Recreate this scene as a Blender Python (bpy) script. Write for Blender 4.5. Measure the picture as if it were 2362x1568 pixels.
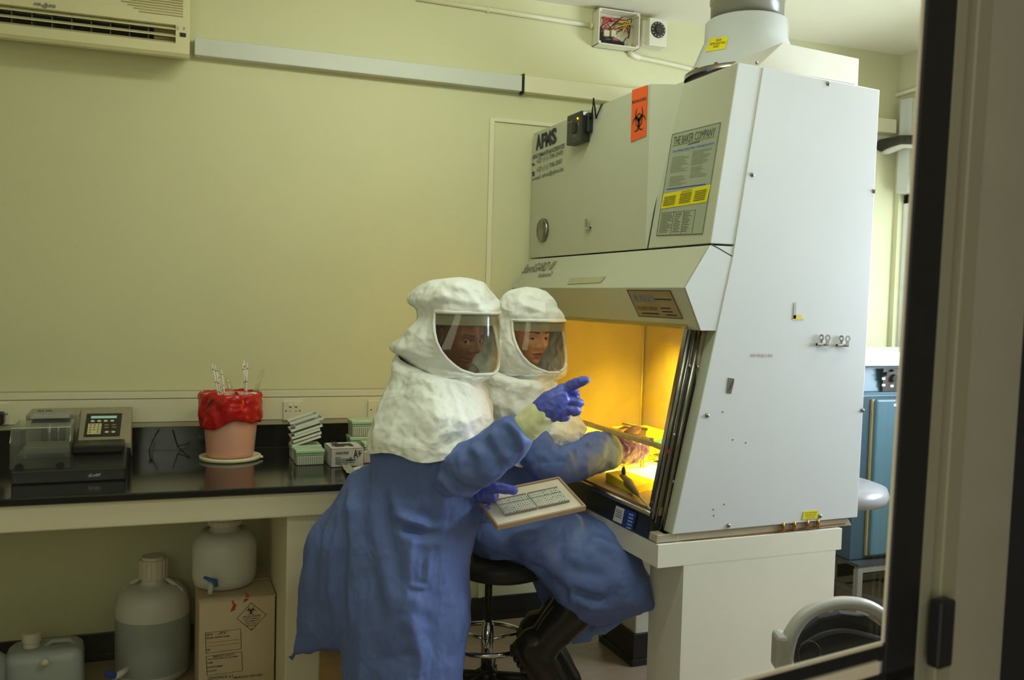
import bpy, bmesh, math, random
import numpy as np
from mathutils import Vector, Matrix, noise
random.seed(4)
PI = math.pi
for o in list(bpy.data.objects): bpy.data.objects.remove(o)
SC = bpy.context.scene
COL = SC.collection
# ------------------------------------------------------------------ camera
F, CX, CY, H = 2045.0, 1181.0, 784.0, 1.6
YAW, PIT, ROL = [math.radians(a) for a in (22.05, 2.67, 1.55)]
_f = Vector((math.sin(YAW)*math.cos(PIT), math.cos(YAW)*math.cos(PIT), -math.sin(PIT)))
_r = Vector((math.cos(YAW), -math.sin(YAW), 0)); _u = _r.cross(_f)
CR = _r*math.cos(ROL) + _u*math.sin(ROL)
CU = -_r*math.sin(ROL) + _u*math.cos(ROL)
CF = _f
CAMPOS = Vector((0, 0, H))
cam_data = bpy.data.cameras.new('camera')
cam = bpy.data.objects.new('camera', cam_data); COL.objects.link(cam)
cam_data.sensor_fit = 'HORIZONTAL'; cam_data.sensor_width = 36; cam_data.lens = F*36/2362
cam.matrix_world = Matrix((( CR.x, CU.x, -CF.x, 0), (CR.y, CU.y, -CF.y, 0), (CR.z, CU.z, -CF.z, H), (0, 0, 0, 1)))
cam_data.clip_start = 0.02
cam_data.dof.use_dof = True; cam_data.dof.focus_distance = 3.2; cam_data.dof.aperture_fstop = 6.5
SC.camera = cam
# ------------------------------------------------------------------ light and exposure
SC.view_settings.view_transform = 'Standard'; SC.view_settings.look = 'None'
SC.view_settings.gamma = 1; SC.view_settings.use_curve_mapping = False
SC.view_settings.exposure = 0.06
w = bpy.data.worlds.new('world'); SC.world = w; w.use_nodes = True
w.node_tree.nodes['Background'].inputs[0].default_value = (0.80, 0.92, 1.0, 1)
w.node_tree.nodes['Background'].inputs[1].default_value = 2.5
def area(name, loc, target, sx, sy, power, color, spread=180):
    d = bpy.data.lights.new(name, 'AREA'); d.shape = 'RECTANGLE'; d.size = sx; d.size_y = sy
    d.energy = power; d.color = color; d.spread = math.radians(spread)
    o = bpy.data.objects.new(name, d); COL.objects.link(o); o.location = loc
    o.rotation_euler = (Vector(target)-Vector(loc)).to_track_quat('-Z', 'Y').to_euler()
    return o
FLUO = (0.95, 1.0, 0.89)
area('daylight_right_window', (4.30, 1.75, 1.80), (1.7, 2.4, 1.15), 1.7, 1.3, 205, (0.89, 0.93, 1.18))
area('ceiling_tube_wall_side', (1.0, 2.75, 2.98), (0.9, 4.0, 2.1), 1.2, 0.10, 9.5, FLUO)
area('ceiling_fill_door_side', (1.3, 1.55, 2.98), (1.3, 1.55, 0), 1.2, 0.10, 17, FLUO)  # unseen fill, added for more light under the bench and on front faces
area('corridor_fill_light', (-0.72, -1.2, 1.5), (0.5, 4.0, 0.9), 1.3, 2.2, 34, (1.0, 0.98, 0.88))  # added soft fill through the observation window, lifts the space under the bench
area('corridor_ceiling_lamp', (0.9, -0.7, 2.6), (0.9, 0.2, 1.2), 0.8, 0.3, 4, (1.0, 0.97, 0.78))
area('cabinet_lamp', (2.18, 3.25, 1.53), (2.18, 3.25, 0.9), 0.12, 1.05, 58, (1.0, 0.73, 0.12), 94)
area('ceiling_fill_window_side', (3.2, 2.2, 2.98), (3.2, 2.2, 0), 1.2, 0.10, 15, (1.0, 0.97, 0.90))  # added lamp out of view, brightens the right end of the back wall

# ------------------------------------------------------------------ pixel -> place
def ray(px, py): return CF + CR*((px-CX)/F) - CU*((py-CY)/F)
def P(px, py, d): return CAMPOS + ray(px, py)*d
def on(pl, px, py):
    v = ray(px, py); p, n = pl
    return CAMPOS + v*((p-CAMPOS).dot(n)/v.dot(n))
def plane(x=None, y=None, z=None):
    if x is not None: return (Vector((x, 0, 0)), Vector((-1, 0, 0)))
    if y is not None: return (Vector((0, y, 0)), Vector((0, -1, 0)))
    return (Vector((0, 0, z)), Vector((0, 0, 1)))
LAT = Vector((math.cos(YAW), -math.sin(YAW), 0)); AWAY = Vector((math.sin(YAW), math.cos(YAW), 0)); UP = Vector((0, 0, 1))
WA = math.radians(2.2)
WX = Vector((math.cos(WA), -math.sin(WA), 0)); WN = Vector((-math.sin(WA), -math.cos(WA), 0)); WO = Vector((0, 4.13, 0))
def wallp(out=0.0): return (WO + WN*out, WN)
def wp(u, out, z): return WO + WX*u + WN*out + UP*z
def ww(px, py, out=0.0):           # pixel -> (u, z) on the back wall
    p = on(wallp(out), px, py); return ((p-WO).dot(WX), p.z)

# ------------------------------------------------------------------ materials
def lin(c):
    return tuple(((v/255)/12.92 if v/255 <= 0.04045 else ((v/255+0.055)/1.055)**2.4) for v in c)
MATS = {}
def mat(name, rgb, rough=0.5, metal=0.0, var=0.06, scale=12.0, bump=0.0, bscale=60.0, trans=0.0, emit=None, estr=0.0, alpha=1.0, spec=0.5, sss=0.0, coat=0.0, stretch=None, ior=1.45, crinkle=0.0, cscale=16):
    if name in MATS: return MATS[name]
    m = bpy.data.materials.new(name); m.use_nodes = True; nt = m.node_tree; b = nt.nodes['Principled BSDF']
    c = lin(rgb)
    tc = nt.nodes.new('ShaderNodeTexCoord'); mp = nt.nodes.new('ShaderNodeMapping')
    nt.links.new(tc.outputs['Object'], mp.inputs[0])
    if stretch: mp.inputs['Scale'].default_value = stretch
    nz = nt.nodes.new('ShaderNodeTexNoise'); nz.inputs['Scale'].default_value = scale; nz.inputs['Detail'].default_value = 5
    nt.links.new(mp.outputs[0], nz.inputs['Vector'])
    mx = nt.nodes.new('ShaderNodeMix'); mx.data_type = 'RGBA'
    mx.inputs[6].default_value = (*[v*(1-var*1.6) for v in c], 1); mx.inputs[7].default_value = (*[min(1, v*(1+var*1.6)) for v in c], 1)
    nt.links.new(nz.outputs['Fac'], mx.inputs[0]); nt.links.new(mx.outputs[2], b.inputs['Base Color'])
    b.inputs['Roughness'].default_value = rough; b.inputs['Metallic'].default_value = metal
    b.inputs['Specular IOR Level'].default_value = spec; b.inputs['IOR'].default_value = ior
    if trans: b.inputs['Transmission Weight'].default_value = trans
    if alpha < 1: b.inputs['Alpha'].default_value = alpha
    if sss:
        b.inputs['Subsurface Weight'].default_value = sss; b.inputs['Subsurface Radius'].default_value = (0.02, 0.012, 0.008)
    if coat: b.inputs['Coat Weight'].default_value = coat
    if emit: b.inputs['Emission Color'].default_value = (*lin(emit), 1); b.inputs['Emission Strength'].default_value = estr
    if bump:
        n2 = nt.nodes.new('ShaderNodeTexNoise'); n2.inputs['Scale'].default_value = bscale; n2.inputs['Detail'].default_value = 4
        nt.links.new(mp.outputs[0], n2.inputs['Vector'])
        bp = nt.nodes.new('ShaderNodeBump'); bp.inputs['Strength'].default_value = bump; bp.inputs['Distance'].default_value = 0.004
        nt.links.new(n2.outputs['Fac'], bp.inputs['Height']); nt.links.new(bp.outputs[0], b.inputs['Normal'])
    if crinkle:
        wv = nt.nodes.new('ShaderNodeTexNoise'); wv.inputs['Scale'].default_value = cscale*.35; wv.inputs['Detail'].default_value = 2; nt.links.new(mp.outputs[0], wv.inputs['Vector'])
        ad = nt.nodes.new('ShaderNodeVectorMath'); ad.operation = 'MULTIPLY_ADD'; ad.inputs[1].default_value = (.25, .25, .25); nt.links.new(wv.outputs['Color'], ad.inputs[0]); nt.links.new(mp.outputs[0], ad.inputs[2])
        prev = None
        for sc_, st_ in ((cscale, 1.0), (cscale*2.7, .5)):
            vo = nt.nodes.new('ShaderNodeTexVoronoi'); vo.inputs['Scale'].default_value = sc_; nt.links.new(ad.outputs[0], vo.inputs['Vector'])
            bp2 = nt.nodes.new('ShaderNodeBump'); bp2.inputs['Strength'].default_value = crinkle*st_; bp2.inputs['Distance'].default_value = .25/sc_
            nt.links.new(vo.outputs['Distance'], bp2.inputs['Height'])
            if prev: nt.links.new(prev.outputs[0], bp2.inputs['Normal'])
            elif bump: nt.links.new(bp.outputs[0], bp2.inputs['Normal'])
            prev = bp2
        nt.links.new(prev.outputs[0], b.inputs['Normal'])
    MATS[name] = m; return m
def clear(name, tint, fac_base=0.04, rough=0.02, haze=0.0, hazecol=(255, 255, 255)):
    """thin clear sheet: see-through, with grazing reflections and a little haze of its own"""
    m = bpy.data.materials.new(name); m.use_nodes = True; nt = m.node_tree; nt.nodes.clear()
    out = nt.nodes.new('ShaderNodeOutputMaterial'); tr = nt.nodes.new('ShaderNodeBsdfTransparent'); gl = nt.nodes.new('ShaderNodeBsdfGlossy')
    tr.inputs[0].default_value = (*lin(tint), 1); gl.inputs['Roughness'].default_value = rough
    lw = nt.nodes.new('ShaderNodeLayerWeight'); lw.inputs['Blend'].default_value = 0.5
    pw = nt.nodes.new('ShaderNodeMath'); pw.operation = 'POWER'; pw.inputs[1].default_value = 5; nt.links.new(lw.outputs['Facing'], pw.inputs[0])
    ml = nt.nodes.new('ShaderNodeMath'); ml.operation = 'MULTIPLY_ADD'; ml.inputs[1].default_value = 0.8; ml.inputs[2].default_value = fac_base
    nt.links.new(pw.outputs[0], ml.inputs[0]); ml.use_clamp = True
    mx = nt.nodes.new('ShaderNodeMixShader'); nt.links.new(ml.outputs[0], mx.inputs[0]); nt.links.new(tr.outputs[0], mx.inputs[1]); nt.links.new(gl.outputs[0], mx.inputs[2])
    last = mx
    if haze:
        df = nt.nodes.new('ShaderNodeBsdfDiffuse'); df.inputs[0].default_value = (*lin(hazecol), 1)
        nz = nt.nodes.new('ShaderNodeTexNoise'); nz.inputs['Scale'].default_value = 9; tc = nt.nodes.new('ShaderNodeTexCoord'); nt.links.new(tc.outputs['Object'], nz.inputs['Vector'])
        mm = nt.nodes.new('ShaderNodeMath'); mm.operation = 'MULTIPLY'; mm.inputs[1].default_value = haze*2; nt.links.new(nz.outputs['Fac'], mm.inputs[0])
        m2 = nt.nodes.new('ShaderNodeMixShader'); nt.links.new(mm.outputs[0], m2.inputs[0]); nt.links.new(mx.outputs[0], m2.inputs[1]); nt.links.new(df.outputs[0], m2.inputs[2]); last = m2
    nt.links.new(last.outputs[0], out.inputs[0]); MATS[name] = m; return m

cream = mat('cream_wall_paint', (212, 209, 170), 0.55, var=0.035, scale=1.6, bump=0.10, bscale=7)
ceilp = mat('ceiling_paint', (232, 226, 205), 0.7, var=0.02)
floorm = mat('vinyl_floor', (172, 150, 128), 0.35, var=0.12, scale=9, stretch=(1, 5, 1))
blacks = mat('black_skirting', (24, 26, 30), 0.35, var=0.1)
grey_trunk = mat('grey_plastic_trunking', (205, 207, 200), 0.4, var=0.02)
cream_trunk = mat('cream_plastic_trunking', (226, 220, 190), 0.35, var=0.03)
masonry = mat('painted_masonry', (218, 208, 182), 0.45, var=0.05, scale=3, bump=0.12, bscale=14)
whitep = mat('white_masonry_paint', (226, 222, 208), 0.4, var=0.04, scale=3, bump=0.12, bscale=12)
blacktop = mat('black_polished_stone', (22, 22, 26), 0.12, var=0.25, scale=90, spec=0.6)
cabwhite = mat('white_enamel_steel', (210, 212, 216), 0.3, var=0.025, scale=3, bump=0.02, bscale=5)
cabgreen = mat('grey_green_enamel', (188, 190, 170), 0.35, var=0.03, scale=3)
steel = mat('stainless_steel', (150, 146, 138), 0.28, 1.0, var=0.1, scale=5, stretch=(1, 1, 6))
steel_in = mat('brushed_steel_lining', (184, 172, 146), 0.55, 0.3, var=0.12, scale=4, stretch=(2, 2, .6))
chrome = mat('chrome', (210, 210, 212), 0.1, 1.0, var=0.02)
darkline = mat('dark_gap', (40, 40, 34), 0.7)
blackpl = mat('black_plastic', (22, 22, 24), 0.35, var=0.1)
ink = mat('dark_ink', (44, 44, 52), 0.6)
inkblue = mat('blue_black_ink', (52, 56, 84), 0.6)
orange = mat('orange_vinyl', (238, 92, 34), 0.5, var=0.02)
yellow = mat('yellow_vinyl', (226, 212, 20), 0.5, var=0.02)
paperw = mat('white_paper', (226, 224, 216), 0.7, var=0.03)
brass = mat('brass', (160, 112, 60), 0.35, 0.9, var=0.2)
redm = mat('red_plastic', (200, 30, 34), 0.4)
bluem = mat('blue_plastic', (22, 60, 150), 0.4)
rust = mat('rust_stain', (128, 84, 48), 0.8, var=0.3, scale=60)

# ------------------------------------------------------------------ object helpers
def place(o, label=None, cat=None, group=None, kind=None):
    if label: o['label'] = label
    if cat: o['category'] = cat
    if group: o['group'] = group
    if kind: o['kind'] = kind
    return o
def thing(name, label, cat, loc, group=None):
    o = bpy.data.objects.new(name, None); COL.objects.link(o); o.location = Vector(loc); o.empty_display_size = 0.1
    o['w'] = list(loc); place(o, label, cat, group); return o
def wloc(o):
    p = Vector((0, 0, 0))
    while o is not None: p = p + o.location; o = o.parent
    return p
def mesh(name, V, Fc, m, parent=None, smooth=False, mi=None, bevel=0.0, solid=0.0, center=True):
    """V in room coordinates; the object's origin goes to its parent's origin or to its own base"""
    V = [Vector(v) for v in V]
    if parent is not None: base = wloc(parent); loc = Vector((0, 0, 0))
    else:
        lo = Vector([min(v[i] for v in V) for i in range(3)]); hi = Vector([max(v[i] for v in V) for i in range(3)])
        base = Vector(((lo.x+hi.x)/2, (lo.y+hi.y)/2, lo.z)); loc = base
    me = bpy.data.meshes.new(name); me.from_pydata([v-base for v in V], [], Fc)
    ms = m if isinstance(m, (list, tuple)) else [m]
    for a in ms: me.materials.append(a)
    if mi is not None: me.polygons.foreach_set('material_index', mi)
    if smooth: me.polygons.foreach_set('use_smooth', [True]*len(me.polygons))
    me.update(); me.validate()
    o = bpy.data.objects.new(name, me); COL.objects.link(o); o.location = loc
    if parent is not None: o.parent = parent
    if solid:
        s = o.modifiers.new('thick', 'SOLIDIFY'); s.thickness = solid; s.offset = 0
    if bevel:
        b = o.modifiers.new('bevel', 'BEVEL'); b.width = bevel; b.segments = 2; b.limit_method = 'ANGLE'; b.angle_limit = math.radians(40)
    return o
class MB:
    def __init__(s): s.V = []; s.F = []; s.M = []
    def add(s, V, Fc, mi=0):
        n = len(s.V); s.V += [Vector(v) for v in V]; s.F += [tuple(i+n for i in f) for f in Fc]; s.M += [mi]*len(Fc); return s
    def hexa(s, q, r, mi=0):      # q, r: two quads (4 points each), same winding
        return s.add(list(q)+list(r), [(3, 2, 1, 0), (4, 5, 6, 7), (0, 1, 5, 4), (1, 2, 6, 5), (2, 3, 7, 6), (3, 0, 4, 7)], mi)
    def box(s, a, b, mi=0):
        (x0, y0, z0), (x1, y1, z1) = a, b
        return s.hexa([(x0, y0, z0), (x1, y0, z0), (x1, y1, z0), (x0, y1, z0)], [(x0, y0, z1), (x1, y0, z1), (x1, y1, z1), (x0, y1, z1)], mi)
    def obox(s, c, ax, ay, az, hx, hy, hz, mi=0):
        c, ax, ay, az = Vector(c), Vector(ax), Vector(ay), Vector(az)
        q = [c+ax*hx*i+ay*hy*j-az*hz for i, j in ((-1, -1), (1, -1), (1, 1), (-1, 1))]
        return s.hexa(q, [p+az*2*hz for p in q], mi)
    def wbox(s, u0, u1, o0, o1, z0, z1, mi=0):     # box on the back wall: u along, o out of the wall
        q = [wp(u, o, z0) for u, o in ((u0, o1), (u1, o1), (u1, o0), (u0, o0))]
        return s.hexa(q, [Vector((p.x, p.y, z1)) for p in q], mi)
    def prism(s, poly, off, mi=0, mc=None):       # poly: 3D points, off: extrusion vector
        n = len(poly); off = Vector(off); poly = [Vector(p) for p in poly]
        V = poly + [p+off for p in poly]; k = len(s.V); s.V += V
        s.F += [tuple(k+i for i in range(n-1, -1, -1)), tuple(k+n+i for i in range(n))]; s.M += [mi if mc is None else mc]*2
        for i in range(n): j = (i+1) % n; s.F.append((k+i, k+j, k+n+j, k+n+i)); s.M.append(mi)
        return s
    def tube(s, pts, r, seg=10, mi=0, caps=True):
        pts = [Vector(p) for p in pts]; n = len(pts); rs = r if isinstance(r, (list, tuple)) else [r]*n
        k = len(s.V); prev = None
        for i, p in enumerate(pts):
            t = (pts[min(i+1, n-1)]-pts[max(i-1, 0)]).normalized()
            if prev is None: a = t.orthogonal().normalized()
            else: a = (prev - t*prev.dot(t)); a = a.normalized() if a.length > 1e-6 else t.orthogonal().normalized()
            prev = a; b = t.cross(a)
            for q in range(seg): an = 2*PI*q/seg; s.V.append(p+(a*math.cos(an)+b*math.sin(an))*rs[i])
        for i in range(n-1):
            for q in range(seg):
                q2 = (q+1) % seg; s.F.append((k+i*seg+q, k+i*seg+q2, k+(i+1)*seg+q2, k+(i+1)*seg+q)); s.M.append(mi)
        if caps:
            s.F.append(tuple(k+q for q in range(seg-1, -1, -1))); s.F.append(tuple(k+(n-1)*seg+q for q in range(seg))); s.M += [mi, mi]
        return s
    def lathe(s, prof, c, ax=(0, 0, 1), seg=32, mi=0, sx=1.0, sy=1.0, xd=None, caps=True):   # prof: (radius, height)
        c = Vector(c); ax = Vector(ax).normalized(); a = Vector(xd).normalized() if xd else ax.orthogonal().normalized(); b = ax.cross(a); k = len(s.V)
        for r, h in prof:
            for q in range(seg):
                an = 2*PI*q/seg; s.V.append(c+ax*h+(a*math.cos(an)*sx+b*math.sin(an)*sy)*max(r, 1e-5))
        for i in range(len(prof)-1):
            for q in range(seg):
                q2 = (q+1) % seg; s.F.append((k+i*seg+q, k+i*seg+q2, k+(i+1)*seg+q2, k+(i+1)*seg+q)); s.M.append(mi)
        if caps:
            s.F.append(tuple(k+q for q in range(seg-1, -1, -1))); s.F.append(tuple(k+(len(prof)-1)*seg+q for q in range(seg))); s.M += [mi, mi]
        return s
    def ball(s, c, rx, ry=None, rz=None, seg=16, rings=10, mi=0, A=None):
        ry = ry or rx; rz = rz or rx; A = A or (Vector((1, 0, 0)), Vector((0, 1, 0)), Vector((0, 0, 1))); c = Vector(c); k = len(s.V)
        for i in range(rings+1):
            th = PI*i/rings
            for q in range(seg):
                an = 2*PI*q/seg; s.V.append(c+A[0]*rx*math.sin(th)*math.cos(an)+A[1]*ry*math.sin(th)*math.sin(an)+A[2]*rz*math.cos(th))
        for i in range(rings):
            for q in range(seg):
                q2 = (q+1) % seg; s.F.append((k+i*seg+q, k+(i+1)*seg+q, k+(i+1)*seg+q2, k+i*seg+q2)); s.M.append(mi)
        return s
    def build(s, name, m, parent=None, smooth=False, bevel=0.0, solid=0.0):
        return mesh(name, s.V, s.F, m, parent, smooth, s.M if isinstance(m, (list, tuple)) else None, bevel, solid)
def decal(pl, q, m, name, parent, off=0.0015, th=0.001):
    n = pl[1]; pts = [on(pl, *c)+n*off for c in q]
    return MB().prism(pts, n*th).build(name, m, parent)
_txt = {}
def text_shape(s, bold=0.0):
    if (s, bold) in _txt: return _txt[(s, bold)]
    cu = bpy.data.curves.new('t', 'FONT'); cu.body = s; cu.size = 1.0; cu.resolution_u = 2; cu.offset = bold
    o = bpy.data.objects.new('t', cu); COL.objects.link(o)
    dg = bpy.context.evaluated_depsgraph_get(); dg.update()
    me = bpy.data.meshes.new_from_object(o.evaluated_get(dg))
    V = [v.co.copy() for v in me.vertices]; Fc = [tuple(p.vertices) for p in me.polygons]
    bpy.data.objects.remove(o); bpy.data.curves.remove(cu); bpy.data.meshes.remove(me)
    x0 = min(v.x for v in V); x1 = max(v.x for v in V); y0 = min(v.y for v in V); y1 = max(v.y for v in V)
    V = [((v.x-x0)/(x1-x0), (v.y-y0)/(y1-y0)) for v in V]
    _txt[(s, bold)] = (V, Fc); return V, Fc
class Lettering:
    """flat printed lettering: each line fills the parallelogram bottom-left, bottom-right, top-left"""
    def __init__(s): s.mb = MB()
    def line(s, t, bl, br, tl, n, bold=0.0, off=0.003, slant=0.0):
        V, Fc = text_shape(t, bold); bl, br, tl = Vector(bl), Vector(br), Vector(tl)
        s.mb.add([bl+(br-bl)*(x+slant*y)+(tl-bl)*y+n*off for x, y in V], Fc); return s
    def px(s, pl, t, bl, br, tl, bold=0.0, off=0.003, slant=0.0):
        return s.line(t, on(pl, *bl), on(pl, *br), on(pl, *tl), pl[1], bold, off, slant)
    def quad(s, pts, n, off=0.003):
        s.mb.add([Vector(p)+n*off for p in pts], [tuple(range(len(pts)))]); return s
    def qpx(s, pl, pts, off=0.003): return s.quad([on(pl, *p) for p in pts], pl[1], off)
    def build(s, name, m, parent): return s.mb.build(name, m, parent)
def lerp2(q, u, v):   # q: px quad tl,tr,br,bl
    (ax, ay), (bx, by), (cx, cy), (dx, dy) = q
    tx, ty = ax+(bx-ax)*u, ay+(by-ay)*u; sx, sy = dx+(cx-dx)*u, dy+(cy-dy)*u
    return (tx+(sx-tx)*v, ty+(sy-ty)*v)
def copy_thing(root, delta=(0, 0, 0), rz=0.0, label=None):
    r = root.copy(); COL.objects.link(r); r.location = root.location+Vector(delta); r.rotation_euler = (root.rotation_euler.x, root.rotation_euler.y, root.rotation_euler.z+rz)
    if label: r['label'] = label
    for ch in [c for c in root.children]:
        c = ch.copy(); COL.objects.link(c); c.parent = r
        for g in ch.children:
            d = g.copy(); COL.objects.link(d); d.parent = c
    return r
def hazard_sign(L, c, ex, ey, n, R, off=0.004):
    """three open crescents round a hub: the hazard trefoil, built from ring segments"""
    def ringseg(cx, cy, r0, r1, a0, a1, k=20, taper=False):
        V = []
        for i in range(k+1):
            a = a0+(a1-a0)*i/k; t = abs(2*i/k-1); w = (1-t*t*0.9) if taper else 1
            m_ = (r0+r1)/2; h = (r1-r0)/2*w; ofs = (r1-r0)/2*(1-w)*0.9
            for rr in (m_-h+ofs, m_+h+ofs): V.append((cx+rr*math.cos(a), cy+rr*math.sin(a)))
        for i in range(k):
            q = [V[2*i], V[2*i+1], V[2*i+3], V[2*i+2]]
            L.mb.add([c+ex*x*R+ey*y*R+n*off for x, y in q], [(0, 1, 2, 3)])
    for k in range(3):
        a = PI/2+k*2*PI/3
        cx, cy = 0.46*math.cos(a), 0.46*math.sin(a)
        ringseg(cx, cy, 0.36, 0.56, a+0.55, a+2*PI-0.55, 28, True)
    ringseg(0, 0, 0.42, 0.50, 0, 2*PI, 40)
# ================================================================== ROOM
CEIL = 3.06; XR = 3.98; XL = -1.7
wd = Vector((math.sin(math.radians(81.7)), math.cos(math.radians(81.7)), 0)); wn = Vector((wd.y, -wd.x, 0))
w0 = P(2040, 1480, 1.0); WPL = (w0, wn)
def wq(s, o, z): return Vector((w0.x, w0.y, 0)) + wd*(s+.024*(z-w0.z)-.004) + wn*o + UP*z
def wspx(px, py, off=0.0):
    p = on((w0+wn*off, wn), px, py); return ((p-w0).dot(wd), p.z)
def struct(name, mb, m, **k): o = mb.build(name, m, **k); o['kind'] = 'structure'; return o
struct('floor', MB().box((XL, -1.6, -0.05), (XR, 4.4, 0)), floorm)
struct('ceiling', MB().box((XL, -1.6, CEIL), (XR, 4.4, CEIL+0.05)), ceilp)
b = MB(); b.wbox(XL-0.2, XR+0.1, -0.1, 0.0, 0, CEIL); struct('wall_back', b, cream)
b = MB(); b.box((XL-0.08, -1.6, 0), (XL, 4.3, CEIL)); struct('wall_left', b, cream)
wy0, wy1, wz0, wz1 = 1.05, 3.945, 1.27, 2.26
b = MB(); b.box((XR, -1.6, 0), (XR+0.12, wy0, CEIL)).box((XR, wy1, 0), (XR+0.12, 4.4, CEIL)).box((XR, wy0, 0), (XR+0.12, wy1, wz0)).box((XR, wy0, wz1), (XR+0.12, wy1, CEIL))
struct('wall_right', b, cream)
b = MB(); b.box((XL, -1.68, 0), (XR, -1.6, CEIL)); struct('wall_corridor', b, mat('corridor_paint', (150, 146, 120), 0.6))
# window in the right wall
win = bpy.data.objects.new('window_2', None); COL.objects.link(win); win.location = (XR+0.05, (wy0+wy1)/2, wz0); win['kind'] = 'structure'
b = MB()
for a, c in (((wy0, wz0), (wy1, wz0+.05)), ((wy0, wz1-.05), (wy1, wz1)), ((wy0, wz0), (wy0+.05, wz1)), ((wy1-.05, wz0), (wy1, wz1)), ((2.76, wz0), (2.81, wz1))):
    b.box((XR+.04, a[0], a[1]), (XR+.08, c[0], c[1]))
b.build('window_frame', mat('white_window_frame', (236, 238, 236), 0.4), win)
MB().box((XR+.055, wy0+.05, wz0+.05), (XR+.06, wy1-.05, wz1-.05)).build('pane', clear('clear_window_glass', (250, 252, 252)), win)
MB().box((XR-.04, wy0-.03, wz0-.03), (XR+.1, wy1+.03, wz0)).build('window_sill', whitep, win)
# skirting along the back wall
b = MB(); b.wbox(XL-.1, XR, 0.0, 0.014, 0, 0.115); b.wbox(XL-.1, XR, 0.0, 0.03, 0, 0.03); struct('baseboard_back', b, blacks, bevel=.002)
b = MB(); b.box((XR-.014, 1.0, 0), (XR, 4.0, 0.115)); struct('baseboard_right', b, blacks)
# panel edge and cover strip on the back wall (right of the trunking end)
u0, z0 = ww(1135, 205); u1, _ = ww(1126, 640)
ua = (u0+u1)/2; b = MB()
b.wbox(ua-0.012, ua+0.012, 0, 0.014, 0.115, 2.47); b.wbox(ua+0.012, XR-.6, 0, 0.010, 2.455, 2.475); struct('trim_1', b, cream_trunk, bevel=.002)
# upper trunking
u_end, zb = ww(1204, 208, .055); u_st, zb0 = ww(444, 128, .055); zb = (zb+zb0)/2
t = thing('cable_trunking', 'pale grey plastic trunking high on wall, running right from air conditioner', 'trunking', wp((u_st+u_end)/2, 0, zb))
MB().wbox(u_st+.008, u_end, 0.0, 0.055, zb, zb+.075).build('trunk_body', grey_trunk, t, bevel=.003)
MB().wbox(u_end-.0005, u_end+.003, 0.003, 0.052, zb+.003, zb+.072).build('open_end', darkline, t)
MB().wbox(u_end+.004, u_end+.012, 0.01, 0.056, zb-.012, zb+.085).build('bent_lid', blackpl, t)
b = MB().wbox(u_end+.013, XR-.05, 0.0, 0.05, zb+.0, zb+.078)
place(b.build('wall_trunking', cream_trunk, bevel=.003), 'cream painted trunking continuing behind the safety cabinet from grey trunking end', 'trunking')
# dado trunking
zt = ww(400, 902, .05)[1]; zs = ww(400, 920, .05)[1]; zc = ww(400, 973, .05)[1]; zd = ww(400, 985, .05)[1]
UE = ua-0.02
t = thing('dado_trunking', 'long cream socket trunking along wall above the black worktop', 'trunking', wp(0, 0, zd))
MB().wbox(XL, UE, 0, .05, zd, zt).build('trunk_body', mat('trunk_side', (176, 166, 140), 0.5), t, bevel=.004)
MB().wbox(XL, UE, .05, .054, zs+.004, zt-.002).build('upper_lid', cream_trunk, t, bevel=.0015)
MB().wbox(XL, UE, .05, .053, zc+.002, zs).build('lower_lid', cream_trunk, t, bevel=.0015)
def socket(px0, py0, px1, py1, label, kind):
    a = ww(px0, py1, .06); c = ww(px1, py0, .06); uc = (a[0]+c[0])/2
    t = thing('wall_socket', label, 'socket', wp(uc, .053, a[1]))
    MB().wbox(a[0], c[0], .053, .062, a[1], c[1]).build('face_plate', mat('socket_plastic', (226, 218, 192), 0.35), t, bevel=.002)
    wdt, hgt = c[0]-a[0], c[1]-a[1]
    for fx in (.14, .86):
        MB().lathe([(.0035, 0), (.0035, .0015)], wp(a[0]+wdt*fx, .062, a[1]+hgt*.5), WN, 12).build('screw', brass, t)
    if kind == 'double':
        for fx in (.36, .66):
            MB().wbox(a[0]+wdt*(fx-.1), a[0]+wdt*(fx+.1), .062, .064, a[1]+hgt*.76, a[1]+hgt*.88).build('rocker', mat('rocker', (236, 230, 210), .3), t, bevel=.001)
            k = MB(); k.wbox(a[0]+wdt*(fx-.06), a[0]+wdt*(fx+.06), .062, .0625, a[1]+hgt*.66, a[1]+hgt*.71)
            k.wbox(a[0]+wdt*(fx-.07), a[0]+wdt*(fx-.03), .062, .0625, a[1]+hgt*.46, a[1]+hgt*.49); k.wbox(a[0]+wdt*(fx+.01), a[0]+wdt*(fx+.05), .062, .0625, a[1]+hgt*.46, a[1]+hgt*.49)
            k.build('socket_hole', darkline, t)
    if kind == 'plug':
        MB().obox(wp(a[0]+wdt*.35, .085, a[1]+hgt*.35), WX, WN, UP, .028, .022, .026).build('plug', blackpl, t, bevel=.008)
    if kind == 'single':
        MB().wbox(a[0]+wdt*.55, a[0]+wdt*.62, .062, .063, a[1]+hgt*.45, a[1]+hgt*.58).build('socket_hole', darkline, t)
    return t
socket(-20, 930, 22, 980, 'cream wall socket with black plug at left end of trunking', 'plug')
socket(653, 925, 698, 969, 'cream double wall socket between the red-lined bucket and tip boxes', 'double')
socket(848, 923, 900, 966, 'cream wall socket beside the standing person\'s white cape', 'single')

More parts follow.
